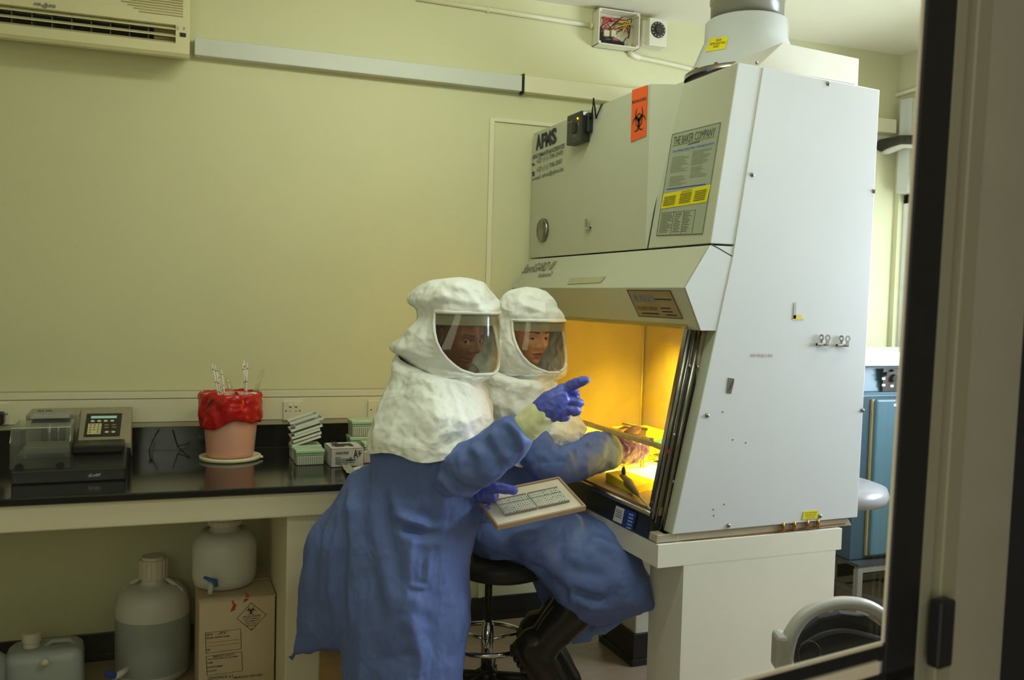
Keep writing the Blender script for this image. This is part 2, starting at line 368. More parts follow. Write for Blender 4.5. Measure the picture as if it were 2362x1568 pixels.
# conduit, junction box, dial box
def wpx(px, py, out): p = on(wallp(out), px, py); return p
jb0, jb1 = ww(1379, 100, .07), ww(1476, 30, .07)
a = wpx(960, -4, .012); c = wpx(1375, 61, .012)
t = thing('conduit_pipe', 'cream conduit pipe running along top of wall into the open junction box', 'pipe', c)
MB().tube([a, c], .011, 12).build('pipe', cream_trunk, t, True)
for q in (.38, .97): MB().tube([a.lerp(c, q-.006), a.lerp(c, q+.006)], .016, 12).build('clip', cream_trunk, t, True)
t = thing('conduit_pipe', 'cream conduit pipe bending down from junction box to behind cabinet', 'pipe', wpx(1452, 120, .012))
pts = [wpx(*q, .012) for q in ((1452, 100), (1452, 118), (1458, 127), (1475, 133), (1520, 142), (1560, 151), (1610, 163), (1700, 185))]
MB().tube(pts, .011, 12).build('pipe', cream_trunk, t, True)
MB().tube(pts[1:4], .014, 12).build('elbow', cream_trunk, t, True)
cx0, cx1, cz0, cz1 = jb0[0], jb1[0], jb0[1], jb1[1]-.004
t = thing('junction_box', 'open square junction box full of loose red and black wires', 'junction box', wp((cx0+cx1)/2, 0, cz0))
b = MB(); D_ = .075; T_ = .005
b.wbox(cx0, cx1, 0, .004, cz0, cz1); b.wbox(cx0, cx0+T_, 0, D_, cz0, cz1); b.wbox(cx1-T_, cx1, 0, D_, cz0, cz1); b.wbox(cx0, cx1, 0, D_, cz0, cz0+T_); b.wbox(cx0, cx1, 0, D_, cz1-T_, cz1)
for u in (cx0+T_, cx1-3*T_):
    for z in (cz0+T_, cz1-3*T_): b.wbox(u, u+2*T_, .004, D_-.002, z, z+2*T_)
b.build('box_shell', mat('box_plastic', (222, 216, 196), .4), t)
for nm, colr, n_ in (('red_wire', (190, 30, 40), 5), ('black_wire', (24, 24, 28), 4), ('yellow_wire', (190, 180, 40), 2)):
    m_ = mat(nm, colr, .4)
    for q in range(n_):
        uu = [random.uniform(cx0+.02, cx1-.02) for _ in range(5)]; zz = [random.uniform(cz0+.02, cz1-.02) for _ in range(5)]
        pp = [wp(uu[i], .015+.03*random.random(), zz[i]) for i in range(5)]; sm = []
        for i in range(4):
            for k in range(6):
                s_ = k/6; s_ = s_*s_*(3-2*s_); sm.append(pp[i].lerp(pp[i+1], s_)+UP*.012*math.sin(PI*k/6))
        MB().tube(sm, .0022, 6).build('wire', m_, t, True)
b = MB(); b.wbox(cx0+.02, cx0+.055, .005, .035, cz0+.03, cz0+.07); b.wbox(cx0+.03, cx1-.06, .005, .03, cz0+.02, cz0+.038); b.build('terminal_block', blackpl, t, bevel=.003)
b = MB(); b.wbox(cx0+.045, cx0+.075, .005, .045, cz0+.05, cz0+.08); b.wbox(cx0+.085, cx0+.11, .005, .045, cz0+.05, cz0+.085); b.build('connector', mat('clear_connector', (200, 190, 160), .3), t, bevel=.003)
MB().tube([wp(cx1, .03, cz0+.085), wp(cx1+.012, .03, cz0+.085)], .007, 10).build('gland', darkline, t)
d0, d1 = ww(1497, 103, .085), ww(1540, 46, .085)
t = thing('dial_box', 'small cream box with a round black dial beside junction box', 'wall control', wp((d0[0]+d1[0])/2, 0, d0[1]))
MB().wbox(d0[0]-.018, d1[0]+.005, 0, .05, d0[1]+.004, d1[1]-.004).build('back_box', mat('box_plastic', (222, 216, 196), .4), t, bevel=.004)
MB().wbox(d0[0], d1[0], .05, .085, d0[1], d1[1]).build('front_box', mat('box_plastic', (222, 216, 196), .4), t, bevel=.004)
cc = wp((d0[0]+d1[0])/2-.002, .085, d0[1]*.42+d1[1]*.58); R_ = (d1[0]-d0[0])*.40
MB().lathe([(R_, 0), (R_, .003), (R_*.8, .006), (.001, .006)], cc, WN, 36).build('dial', mat('dial_black', (52, 50, 48), .4), t, True)
MB().lathe([(R_*.5, .006), (R_*.45, .016), (.001, .016)], cc, WN, 24).build('knob', mat('knob_brown', (60, 54, 48), .4), t)
b = MB()
for k in range(12):
    an = 2*PI*k/12; b.lathe([(R_*.06, .0055), (R_*.06, .0072)], cc+WX*R_*.82*math.cos(an)+UP*R_*.82*math.sin(an), WN, 8)
b.build('dial_marks', paperw, t)

# air conditioner ---------------------------------------------------
ao = .20; au1, az0 = ww(437, 133, ao); au0 = au1-.84; az1 = az0+.30
acm = mat('cream_appliance_plastic', (222, 214, 172), 0.35, var=.02)
t = thing('air_conditioner', 'cream wall-mounted air conditioner above left of worktop', 'air conditioner', wp((au0+au1)/2, 0, az0))
prof = [(0, az0+.065), (.06, az0+.03), (.13, az0+.008), (ao-.012, az0+.002), (ao, az0+.014), (ao+.002, az0+.05)]
prof2 = [(ao+.002, az0+.125), (ao+.006, az0+.17), (ao, az0+.26), (ao-.03, az1), (0, az1)]
def wprism(pr, ua_, ub_): return MB().prism([wp(ua_, o, z) for o, z in pr], WX*(ub_-ua_))
# recess for the louvres between prof end and prof2 start
rl0, rz = ww(8, 30, ao); rl1, rz1 = ww(405, 112, ao)
rec0, rec1 = au0+.05, rl1
b = wprism(prof+[(.12, az0+.05), (.12, az0+.125)]+prof2, au0, rec0); b.prism([wp(rec1, o, z) for o, z in prof+prof2], WX*(au1-rec1))
b.prism([wp(rec0, o, z) for o, z in prof+[(.10, az0+.05), (0, az0+.05)]], WX*(rec1-rec0)); b.prism([wp(rec0, o, z) for o, z in [(0, az0+.125)]+prof2], WX*(rec1-rec0))
b.wbox(rec0, rec1, 0, .09, az0+.05, az0+.125)
b.build('casing', acm, t)
MB().wbox(rec0, rec1-.085, .09, .10, az0+.05, az0+.125).build('fan_opening', mat('dark_recess', (44, 44, 48), .7), t)
MB().wbox(rec1-.085, rec1, .09, .13, az0+.05, az0+.125).build('recess_end', mat('ac_recess', (170, 150, 100), .5), t)
for k in range(3):
    zz = az0+.056+.029*k
    MB().obox(wp((rec0+rec1)/2, ao-.012, zz), WX, (WN*math.cos(.5)-UP*math.sin(.5)), UP, (rec1-rec0)/2, .014, .0018).build('louvre', acm, t)
for k in range(10):
    uu = rec0+(rec1-.085-rec0)*(k+.0)/9.3
    MB().wbox(uu, uu+.003, .10, ao-.02, az0+.052, az0+.123).build('guide_vane', mat('ac_vane', (110, 106, 92), .5), t)
# grille: slats across the upper front right part
for k in range(13):
    zz = az0+.158+.0105*k
    us = au1-.19-.022*k if k < 6 else au1-.32-.05*(k-5)
    MB().wbox(max(us, au0+.05), au1-.026, ao+.003, ao+.0085, zz, zz+.0042).build('grille_slat', mat('ac_slat', (176, 160, 112), .5), t)
fp = wallp(ao+.004)
L = Lettering()
L.px(fp, 'AIR', (77, 12), (97, 15), (77, 5), .03); L.px(fp, 'AIRE', (104, 16), (129, 19), (104, 9), .03); L.px(fp, 'd', (97, 19), (108, 20), (97, 6), .03); L.build('brand_lettering', mat('ac_logo', (120, 120, 120), .5), t)
MB().prism([on(wallp(ao+.003), *q) for q in ((415, 75), (429, 77), (429, 86), (415, 84))], WN*.002).build('receiver_window', darkline, t)
L = Lettering(); 
for x in (407, 422): L.px(fp, 'RUN' if x < 410 else 'SET', (x, 64+(x-407)*.1), (x+7, 65+(x-407)*.1), (x, 61+(x-407)*.1)); L.qpx(fp, [(x+2, 66), (x+4, 66), (x+4, 69), (x+2, 69)])
L.build('indicator_marks', mat('ac_mark', (130, 120, 80), .5), t)

# right wall: pipe, box trunk, shelf with hose
rw = plane(x=XR-.02)
b = MB().tube([on(rw, 2015, 236), on(rw, 2160, 190)], .012, 10); place(b.build('wall_pipe', cream_trunk, smooth=True), 'cream pipe running under ceiling on the right-hand wall', 'pipe')
p1, p2 = on(rw, 2086, 232), on(rw, 2106, 232)
b = MB().box((XR-.05, p2.y-.02, 2.26), (XR, p1.y, p1.z)); place(b.build('vertical_trunking', grey_trunk, bevel=.003), 'pale vertical trunking above the bright right-hand window', 'trunking')
q = [on(plane(x=3.88), *p_) for p_ in ((2030, 352), (2050, 348), (2080, 334), (2095, 332), (2125, 334))]
b = MB().tube(q, [.012, .02, .022, .024, .024], 10); place(b.build('wall_bracket', whitep, smooth=True), 'cream bracket under black hose on right-hand wall', 'bracket')
q = [on(plane(x=3.86), *p_) for p_ in ((2028, 342), (2034, 334), (2055, 328), (2080, 322), (2110, 322), (2140, 326))]
b = MB().tube(q, [.03, .034, .028, .026, .026, .026], 12); place(b.build('black_hose', blackpl, smooth=True), 'black flexible hose lying on cream bracket, right of cabinet', 'hose')

# ------------------------------------------------------------ observation window (corridor side)
def wbar(b, s0, s1, o0, o1, z0, z1, mi=0):
    c = ((s0, o1), (s1, o1), (s1, o0), (s0, o0))
    return b.hexa([wq(s, o, z0) for s, o in c], [wq(s, o, z1) for s, o in c], mi)
sL = -1.95; sB = 0.0; zB = wspx(2040, 1480)[1]; zT = 2.75
win = bpy.data.objects.new('window_1', None); COL.objects.link(win); win.location = wq(-.4, 0, zB); win['kind'] = 'structure'
alu = mat('olive_aluminium', (128, 126, 104), .45, .15, var=.04, scale=3)
aluL = mat('light_aluminium', (206, 198, 176), .35, .3)
gask = mat('black_frame', (18, 18, 20), .5)
b = MB(); wbar(b, sL, .0, -.0015, .001, zB-.003, zB+.001); wbar(b, -.0, .003, -.0015, .001, zB, zT); b.build('bead', aluL, win)
b = MB(); wbar(b, .003, .058, -.0015, .004, zB-.05, zT+.03); wbar(b, sL, .003, -.0015, .002, zB-.018, zB-.003); wbar(b, sL, .058, -.02, .004, zB-.075, zB-.033); b.build('gasket', gask, win, bevel=.002)
b = MB(); wbar(b, sL, -.008, -.02, .006, zB-.033, zB-.018); b.build('sill_strip', aluL, win, bevel=.002)
b = MB(); wbar(b, sL, .02, -.008, -.004, zB-.01, zT+.02); b.build('pane', clear('observation_glass', (247, 250, 244), .03), win)
b = MB(); wbar(b, .058, .080, -.03, .003, 0.0, 2.78); wbar(b, .084, .112, -.03, .012, 0, 2.6); wbar(b, .080, .084, -.03, .0, 0, 2.6)
b.build('door_stile', alu, win, bevel=.003)
hs0, hz0 = wspx(2172, 1546, .03); hs1, hz1 = wspx(2216, 1380, .03)
b = MB(); wbar(b, hs0, hs0+(hs1-hs0)*.9, .012, .03, hz0, hz1); b.build('handle', blackpl, win, bevel=.004)
b = MB(); wbar(b, .11, 3.6, -.04, .0, 0, CEIL); wbar(b, -2.4, sL, -.1, 0, 0, CEIL); wbar(b, sL, .11, -.1, -.0, zT, CEIL); wbar(b, sL, .11, -.04, -.021, 0, zB-.09)
struct('wall_front', b, mat('front_wall_paint', (134, 130, 112), .6))
b = MB(); ts = wspx(2368, 1568, .03)[0]; wbar(b, ts, ts+.05, -.02, .03, 0, CEIL); struct('trim_2', b, gask)
# ================================================================== SAFETY CABINET
YN, YF = 2.50, 4.030
side = plane(y=YN)
def sp(px, py, y=YN): p = on(plane(y=y), px, py); return (p.x, p.z)
T0, T1, T2, B2, B1, M_, H0, H1, H2 = [sp(*q) for q in ((1705, 143), (1760, 155), (2030, 207), (1978, 1193), (1550, 1233), (1690, 592), (1640, 563), (1582, 663), (1618, 762))]
XB = T2[0]; ZB_ = B1[1]
cab = thing('safety_cabinet', 'tall white and grey-green biological safety cabinet glowing amber inside', 'safety cabinet', ((1.6+XB)/2, (YN+YF)/2, .80))
def xz(poly, y0, y1, mi=0, mc=None, b=None):
    b = b or MB(); return b.prism([Vector((x, y0, z)) for x, z in poly], Vector((0, y1-y0, 0)), mi, mc)
bx = xz([B1, B2, T2, T1, M_], YN, YN+.055, 1, 0); bx.build('side_panel', [cabwhite, cabgreen], cab, bevel=.003)
# head: upper sloped front and lower hood, near ends white
g = .003
xz([T0, (H0[0], H0[1]+g), (2.3, H0[1]+g), (2.3, T0[1]-.01)], YN+.004, YF, 0, 1).build('upper_front', [cabgreen, cabwhite], cab, bevel=.003)
xz([(H0[0], H0[1]-g), H1, H2, (H2[0]+.012, H2[1]), (H1[0]+.03, H1[1]), (2.3, H0[1]-.07), (2.3, H0[1]-g)], YN+.004, YF, 0, 1).build('hood', [cabgreen, cabwhite], cab, bevel=.002)
# near end closes the hood (white triangle down to the opening)
xz([H1, H2, (sp(1662, 762)[0], H2[1]), (M_[0]+.02, M_[1]), (H0[0], H0[1]-g)], YN+.003, YN+.012, 0).build('hood_end', cabwhite, cab)
# gaps between panels
b = MB(); b.prism([on(plane(y=YN+.0028), *q) for q in ((1759, 156), (1763, 156), (1692, 592), (1689, 592))], (0, .003, 0)); b.prism([on(plane(y=YN+.0028), *q) for q in ((1640, 561), (1690, 590), (1690, 593), (1640, 564))], (0, .003, 0)); b.build('panel_gap', darkline, cab)
# shell behind: back, far side, roof, inner lining
b = MB(); b.box((XB-.03, YN+.055, ZB_), (XB-.005, YF, T2[1]-.01)).box((1.62, YF-.02, ZB_), (XB-.03, YF, 1.52)).box((2.25, YN+.056, T2[1]-.02), (XB-.03, YF, T2[1]-.002)); b.build('shell', cabwhite, cab)
OP = .194
def ox(z): return 1.557+(z-.874)*OP
b = MB(); b.box((2.35, YN+.06, .90), (2.356, YF-.03, 1.56)).box((1.60, YF-.05, .90), (2.35, YF-.04, 1.56)).box((1.72, YN+.06, .90), (2.35, YN+.066, 1.56)); b.build('inner_lining', steel_in, cab)
b = MB(); b.tube([(2.34, YF-.055, .91), (2.34, YF-.055, 1.55)], .006, 10); b.build('corner_bead', mat('bright_bead', (232, 226, 200), .3, .6), cab, True)
MB().box((1.70, YN+.06, 1.565), (2.36, YF-.03, 1.575)).build('chamber_roof', steel_in, cab)
b = MB(); b.tube([(1.88, 2.64, 1.548), (1.88, 3.90, 1.548)], .013, 12); b.build('fluorescent_tube', mat('lit_tube', (255, 210, 90), .4, emit=(255, 205, 70), estr=6), cab, True)
MB().box((1.655, YN+.06, .885), (2.35, YF-.03, .90)).build('work_surface', mat('work_surface_steel', (226, 222, 205), .4, .1), cab)
# front grille and sill
gr = MB().prism([(ox(.905)+.0, YN+.06, .88), (ox(.905)+.0, YN+.06, .905), (1.69, YN+.06, .912), (1.69, YN+.06, .88)], (0, YF-YN-.1, 0)); gr.build('front_grille', mat('perforated_grille', (140, 118, 92), .5, .3, var=.3, scale=220), cab)
MB().tube([(ox(.885)-.002, YN+.06, .888), (ox(.885)-.002, YF-.02, .888)], .009, 10).build('sill_edge', steel, cab, True)
fpn = MB().prism([(ox(.88)-.004, YN+.06, .882), (1.60, YN+.06, .882), (1.60, YN+.06, .802), (1.552, YN+.06, .802)], (0, YF-YN-.07, 0)); fpn.build('front_skirt', mat('black_panel', (30, 32, 38), .22, var=.1), cab, bevel=.004)
ks = (Vector((ox(.88)-.006, 0, .882)), Vector((-1, 0, 0)))
kp = decal(ks, ((1424, 1164), (1471, 1184), (1462, 1222), (1415, 1200)), mat('keypad_blue', (24, 56, 140), .35), 'keypad', cab, .003, .002)
decal(ks, ((1425, 1166), (1444, 1174), (1437, 1208), (1417, 1199)), paperw, 'keypad_label', kp, .0055, .001)
L = Lettering()
for k in range(5):
    y_ = 1183+7.5*k; x_ = 1455-1.6*k
    L.qpx(ks, [(x_, y_), (x_+11, y_+4), (x_+10, y_+8), (x_-1, y_+4)], .0062)
L.build('keypad_buttons', mat('keypad_light', (150, 170, 214), .4), kp)
L = Lettering(); 
for k in range(4): L.qpx(ks, [(1426-k, 1173+5*k), (1440-k, 1179+5*k), (1440-k, 1180.5+5*k), (1426-k, 1174.5+5*k)], .0072)
L.build('keypad_print', ink, kp)
# sash: tinted glass with a bottom rail, steel track on the near side
sx0, sx1 = ox(1.112), ox(1.56)
MB().prism([(sx0, YN+.075, 1.10), (sx0+.006, YN+.075, 1.10), (sx1+.006, YN+.075, 1.56), (sx1, YN+.075, 1.56)], (0, YF-YN-.12, 0)).build('sash_glass', clear('sash_safety_glass', (226, 218, 176), .05, .03, .02, (210, 190, 120)), cab)
MB().prism([(sx0-.006, YN+.075, 1.103), (sx0+.008, YN+.075, 1.103), (sx0+.010, YN+.075, 1.119), (sx0-.004, YN+.075, 1.119)], (0, YF-YN-.12, 0)).build('sash_rail', mat('worn_sash_edge', (186, 158, 92), .5, var=.25, scale=40), cab, bevel=.002)
decal(plane(y=YN+.06), ((1534, 1034), (1546, 1036), (1545, 1046), (1533, 1044)), redm, 'height_marker', cab, .004, .003)
tr = MB().prism([Vector((x, YN+.062, z)) for x, z in (sp(1499, 1200, 2.56), sp(1586, 759, 2.56), sp(1648, 764, 2.56), sp(1534, 1246, 2.56), sp(1512, 1250, 2.56))], (0, .02, 0)); tr.build('sash_track', steel, cab)
def rail(a, c, r, nm, m=steel):
    MB().tube([on(plane(y=YN+.055), *a), on(plane(y=YN+.055), *c)], r, 12).build(nm, m, cab, True)
rail((1592, 762), (1504, 1196), .006, 'track_tube'); rail((1600, 762), (1511, 1205), .004, 'track_tube'); rail((1614, 764), (1523, 1230), .008, 'track_tube')
MB().prism([on(plane(y=YN+.061), *q) for q in ((1632, 766), (1640, 766), (1552, 1222), (1543, 1226))], (0, .004, 0)).build('track_gap', darkline, cab)
for q in ((1590, 843), (1610, 846), (1555, 1002), (1552, 1110)):
    MB().lathe([(.006, 0), (.005, .004), (.001, .005)], on(plane(y=YN+.055), *q), (0, -1, 0), 12).build('track_screw', chrome, cab, True)
# base pan and rusty pipe stubs
b = MB(); 
MB().prism([(1.552, YN+.010, .802), (1.556, YN+.010, ZB_), (1.64, YN+.010, ZB_), (1.64, YN+.010, .802)], (0, .05, 0)).build('pan_corner', mat('worn_steel_pan', (196, 184, 164), .4, .3, var=.2, scale=6), cab, bevel=.003)
xz([(1.572, .802), (1.585, ZB_), (2.365, ZB_), (2.385, ZB_-.028), (2.33, .802)], YN+.012, YF, b=b); b.build('base_pan', mat('worn_steel_pan', (196, 184, 164), .4, .3, var=.2, scale=6), cab, bevel=.003)
b = MB(); b.prism([on(plane(y=YN+.010), *q) for q in ((1560, 1251), (1950, 1206), (1950, 1209), (1560, 1255))], (0, .004, 0)); b.build('rust_line', rust, cab)
for x_ in (1806, 1832, 1862, 1886):
    y_ = 1222-(x_-1806)*.1; MB().tube([on(plane(y=2.503), x_, y_-18), on(plane(y=2.503), x_, y_+3)], [.006, .007], 10).build('drain_stub', brass, cab, True)
# control box at top far end of the head
A = Vector((1.717, YF, H0[1]+g)); Bq = Vector((1.717, 2.925, H0[1]+g)); Cq = Vector((1.717, 2.925, 2.415)); Dq = Vector((1.717, YF, 2.408))
xs = H0[0]+(2.40-H0[1])*(T0[0]-H0[0])/(T0[1]-H0[1])
C2 = Vector((xs+.002, 2.83, 2.403)); D2 = Vector((xs+.02, YF, 2.40)); B2_ = Vector((H0[0]+.003, 2.915, H0[1]+g))
b = MB(); b.add([A, Bq, Cq, Dq, C2, D2, B2_, Vector((H0[0]+.02, YF, H0[1]+g))], [(0, 1, 2, 3), (1, 6, 4, 2), (3, 2, 4, 5), (0, 3, 5, 7), (0, 7, 6, 1)]); b.build('control_box', cabgreen, cab)
sf = (Vector((H0[0], 0, H0[1])), Vector((-(T0[1]-H0[1]), 0, T0[0]-H0[0])).normalized())
decal(sf, ((1559.5, 198), (1561.5, 198), (1495.5, 573), (1493.5, 573)), darkline, 'panel_seam', cab, .001, .001)
bf = plane(x=1.717)
# prints and stickers on the control box
L = Lettering(); bn = bf[1]
L.px(bf, 'A', (1237, 348), (1250, 343), (1237, 313), .05); L.px(bf, 'F', (1250, 343), (1259, 340), (1250, 309), .05); L.px(bf, 'M', (1259, 340), (1272, 335), (1259, 305), .05); L.px(bf, 'S', (1272, 335), (1285, 330), (1272, 298), .05)
L.px(bf, 'AIRFILTERMAINTENANCESERVICES', (1229, 369), (1303, 341), (1229, 359), .01)
L.px(bf, '+27 (11) 708-2443', (1239, 381), (1299, 359), (1239, 368)); L.px(bf, '+27 (11) 708-2007', (1239, 401), (1298, 379), (1239, 388))
L.px(bf, 'e-mail: afms@afms.bz', (1229, 420), (1301, 396), (1229, 408))
for yy in (378, 397):
    L.qpx(bf, [(1228, yy+3), (1229, yy), (1231, yy-1.5), (1233, yy), (1235, yy+2), (1233, yy+3), (1229, yy+4.5)])
L.qpx(bf, [(1229, 403), (1233, 401), (1234, 405), (1228, 407)])
L.build('printed_address', ink, cab)
bs = decal(bf, ((1459, 208), (1495, 196), (1491, 314), (1456, 328)), orange, 'hazard_sticker', cab)
L = Lettering(); L.px(bf, 'BIOHAZARD', (1460, 240), (1493, 230), (1460, 233), .01, .004)
L.build('sticker_lettering', mat('sticker_ink', (48, 36, 24), .6), bs); L = Lettering()
hc = on(bf, 1475.5, 277); hazard_sign(L, hc, Vector((0, -1, 0)), UP, bn, .052, .004)
L.build('hazard_symbol', mat('sticker_ink', (48, 36, 24), .6), bs)
gc = on(bf, 1254.5, 531); ga = MB().lathe([(.056, 0), (.056, .012), (.051, .016), (.047, .010)], gc, bn, 40).build('pressure_gauge', steel, cab, True)
MB().lathe([(.047, 0), (.047, .009)], gc, bn, 40).build('gauge_face', mat('gauge_white', (206, 200, 180), .4), ga)
L = Lettering()
for k in range(21):
    an = PI*.1+PI*.8*k/20; c_ = gc+Vector((0, -1, 0))*.038*math.cos(an)+UP*.038*math.sin(an); L.quad([c_+UP*.004, c_+Vector((0, -.0012, 0)), c_-UP*.004, c_+Vector((0, .0012, 0))], bn, .0095)
e_ = Vector((0, -1, 0)); L.line('0  1  2', gc-e_*.03-UP*.004, gc+e_*.03-UP*.004, gc-e_*.03+UP*.006, bn, 0, .0098)
L.quad([gc-e_*.001, gc+e_*.001, gc+e_*.014+UP*.034, gc+e_*.012+UP*.034], bn, .0105); L.build('gauge_marks', ink, ga)
L = Lettering(); L.quad([gc-e_*.014-UP*.03, gc+e_*.006-UP*.03, gc+e_*.006-UP*.018, gc-e_*.014-UP*.018], bn, .0098); L.build('gauge_red_mark', redm, ga)
# hood prints
hp = (Vector((H0[0], 0, H0[1])), Vector((-(H0[1]-H1[1]), 0, H0[0]-H1[0])).normalized())
L = Lettering(); L.px(hp, 'SterilGARD III', (1203, 631), (1272, 623), (1209, 612), 0, .003, .12); L.px(hp, 'Advance2', (1240, 641), (1271, 637), (1243, 631), 0, .003, .1); L.build('model_lettering', mat('brown_ink', (92, 84, 64), .6), cab)
decal(hp, ((1316, 642), (1398, 638), (1386, 652), (1309, 656)), mat('old_tape', (176, 172, 138), .5, var=.1), 'tape_strip', cab)
lp_ = (Vector((H1[0], 0, H1[1])), Vector((-(H1[1]-H2[1]), 0, -(H2[0]-H1[0]))).normalized())
nm_ = decal(lp_, ((1447, 668), (1547, 669), (1577, 735), (1475, 729)), mat('plate_brown', (150, 136, 104), .35, .3), 'name_plate', cab)
L = Lettering(); Q = [(1447, 668), (1547, 669), (1577, 735), (1475, 729)]
def ql(L, pl, Q, t, u0, u1, v0, v1, bold=0, off=.004): L.px(pl, t, lerp2(Q, u0, v1), lerp2(Q, u1, v1), lerp2(Q, u0, v0), bold, off)
ql(L, lp_, Q, 'THE BAKER COMPANY', .06, .52, .60, .74)
for u0_, u1_, v_ in ((.55, .93, .30), (.12, .5, .84), (.60, .82, .62), (.60, .84, .74), (.66, .9, .86)): L.qpx(lp_, [lerp2(Q, u0_, v_), lerp2(Q, u1_, v_), lerp2(Q, u1_, v_+.045), lerp2(Q, u0_, v_+.045)], .0035)
fr_ = .012
for (a0, c0, a1, c1) in ((0, 0, 1, fr_*2), (0, 1-fr_*2, 1, 1), (0, 0, fr_, 1), (1-fr_, 0, 1, 1)): L.qpx(lp_, [lerp2(Q, a0, c0), lerp2(Q, a1, c0), lerp2(Q, a1, c1), lerp2(Q, a0, c1)], .0035)
L.build('plate_print', ink, nm_)
L = Lettering()
for k in range(5): u_ = .07+.1*k; L.qpx(lp_, [lerp2(Q, u_, .2), lerp2(Q, u_+.07, .2), lerp2(Q, u_+.07, .42), lerp2(Q, u_, .42)], .0035)
L.build('plate_symbols', mat('symbol_blue', (110, 116, 150), .5), nm_)
# instruction sheet on the sloped front
Q = [(1552, 310), (1664, 282), (1622, 540), (1515, 544)]
isx = decal(sf, Q, mat('sheet_green', (160, 166, 144), .5, var=.02), 'instruction_sheet', cab)
L = Lettering(); ql(L, sf, Q, 'THE BAKER COMPANY', .06, .92, .035, .115)
L.qpx(sf, [lerp2(Q, .05, .122), lerp2(Q, .92, .122), lerp2(Q, .92, .126), lerp2(Q, .05, .126)])
L.qpx(sf, [lerp2(Q, .38, .135), lerp2(Q, .62, .13), lerp2(Q, .62, .142), lerp2(Q, .38, .147)])
def para(u0, u1, v0, v1, n, gap=.5, seed=0):
    r_ = random.Random(seed)
    for k in range(n):
        va = v0+(v1-v0)*k/n; vb = va+(v1-v0)/n*gap; ue = u0+(u1-u0)*r_.uniform(.55, 1)
        L.qpx(sf, [lerp2(Q, u0, va), lerp2(Q, ue, va), lerp2(Q, ue, vb), lerp2(Q, u0, vb)])
para(.08, .48, .24, .40, 13, .22, 1); para(.5, .92, .22, .36, 12, .22, 2); para(.1, .5, .43, .53, 9, .22, 3); para(.52, .9, .37, .48, 8, .22, 4)
para(.05, .3, .79, .98, 14, .35, 5); para(.34, .5, .79, .98, 12, .35, 6); para(.53, .72, .79, .98, 12, .35, 7)
for (a0, c0, a1, c1) in ((0, 0, 1, .006), (0, .994, 1, 1), (0, 0, .01, 1), (.99, 0, 1, 1), (.30, .77, .31, .99), (.52, .77, .53, .99), (.76, .77, .77, .99), (.02, .775, .76, .779)): L.qpx(sf, [lerp2(Q, a0, c0), lerp2(Q, a1, c0), lerp2(Q, a1, c1), lerp2(Q, a0, c1)])
L.build('sheet_print', mat('sheet_ink', (84, 86, 78), .6), isx)
lb = mat('sheet_blue_band', (150, 160, 176), .5)
L = Lettering()
for v0_, v1_ in ((.165, .20), (.535, .575)): L.qpx(sf, [lerp2(Q, .05, v0_), lerp2(Q, .96, v0_-.0), lerp2(Q, .96, v1_-.0), lerp2(Q, .05, v1_)], .0028)
L.build('sheet_band', lb, isx)
L = Lettering(); ql(L, sf, Q, 'Class II Biological Safety Cabinet - Operating Instructions', .08, .93, .17, .195, 0, .004); L.build('band_lettering', inkblue, isx); L = Lettering(); L.qpx(sf, [lerp2(Q, .08, .545), lerp2(Q, .9, .545), lerp2(Q, .9, .552), lerp2(Q, .08, .552)], .004); L.build('band_line', inkblue, isx)
yb = [lerp2(Q, .02, .62), lerp2(Q, .985, .60), lerp2(Q, .985, .765), lerp2(Q, .02, .76)]
yb = [(1533, 448), (1641, 426), (1632, 466), (1526, 482)]
ye = decal(sf, yb, yellow, 'caution_label', isx, .003)
L = Lettering(); ql(L, sf, yb, 'CAUTION', .40, .62, .06, .18, .01, .006)
for c_ in (.04, .38, .70):
    for k in range(6): v_ = .24+.11*k; L.qpx(sf, [lerp2(yb, c_, v_), lerp2(yb, c_+.25, v_), lerp2(yb, c_+.25, v_+.045), lerp2(yb, c_, v_+.045)], .0055)
L.build('caution_print', mat('olive_ink', (96, 92, 20), .6), ye)
# side panel: screws, stickers, marks
for q in ((1910, 193), (2016, 441), (1989, 946), (1735, 403), (1631, 958), (1680, 1212), (1891, 1190)):
    MB().lathe([(.008, 0), (.0075, .003), (.005, .006), (.001, .0065)], on(side, *q), (0, -1, 0), 16).build('panel_screw', steel, cab, True)
yl = decal(side, ((1853, 1179), (1887, 1176), (1885, 1195), (1850, 1198)), yellow, 'warning_label', cab)
Q = [(1853, 1179), (1887, 1176), (1885, 1195), (1850, 1198)]
L = Lettering(); ql(L, side, Q, 'NON FLAMMABLE', .08, .92, .12, .3, 0, .004); ql(L, side, Q, 'GAS-40V-VAC', .12, .88, .4, .58, 0, .004); ql(L, side, Q, '50 PSIG. MAX.', .2, .8, .68, .86, 0, .004); L.build('warning_print', ink, yl)
L = Lettering(); L.px(side, 'INF-M-BSC-006', (1731, 823), (1781, 823), (1731, 816)); L.build('inventory_mark', mat('faded_ink', (150, 110, 100), .6), cab)
decal(side, ((1831, 698), (1836, 698), (1835, 735), (1829, 735)), mat('tape_grey', (176, 170, 160), .5), 'tape_remnant', cab)
decal(side, ((1830, 727), (1845, 725), (1854, 737), (1828, 737)), mat('tape_yellow', (222, 196, 70), .5), 'tape_remnant', cab)
b = MB(); Qn = ((1679, 871), (1693, 873), (1686, 908), (1675, 906)); b.prism([on(side, *q)+Vector((0, -.002, 0)) for q in Qn], (0, .001, 0)); b.build('finger_notch', steel, cab)
L = Lettering(); L.qpx(side, [(1693, 873), (1688, 896), (1680, 902)], .004); L.build('notch_recess', mat('notch_dark', (96, 84, 70), .6), cab)
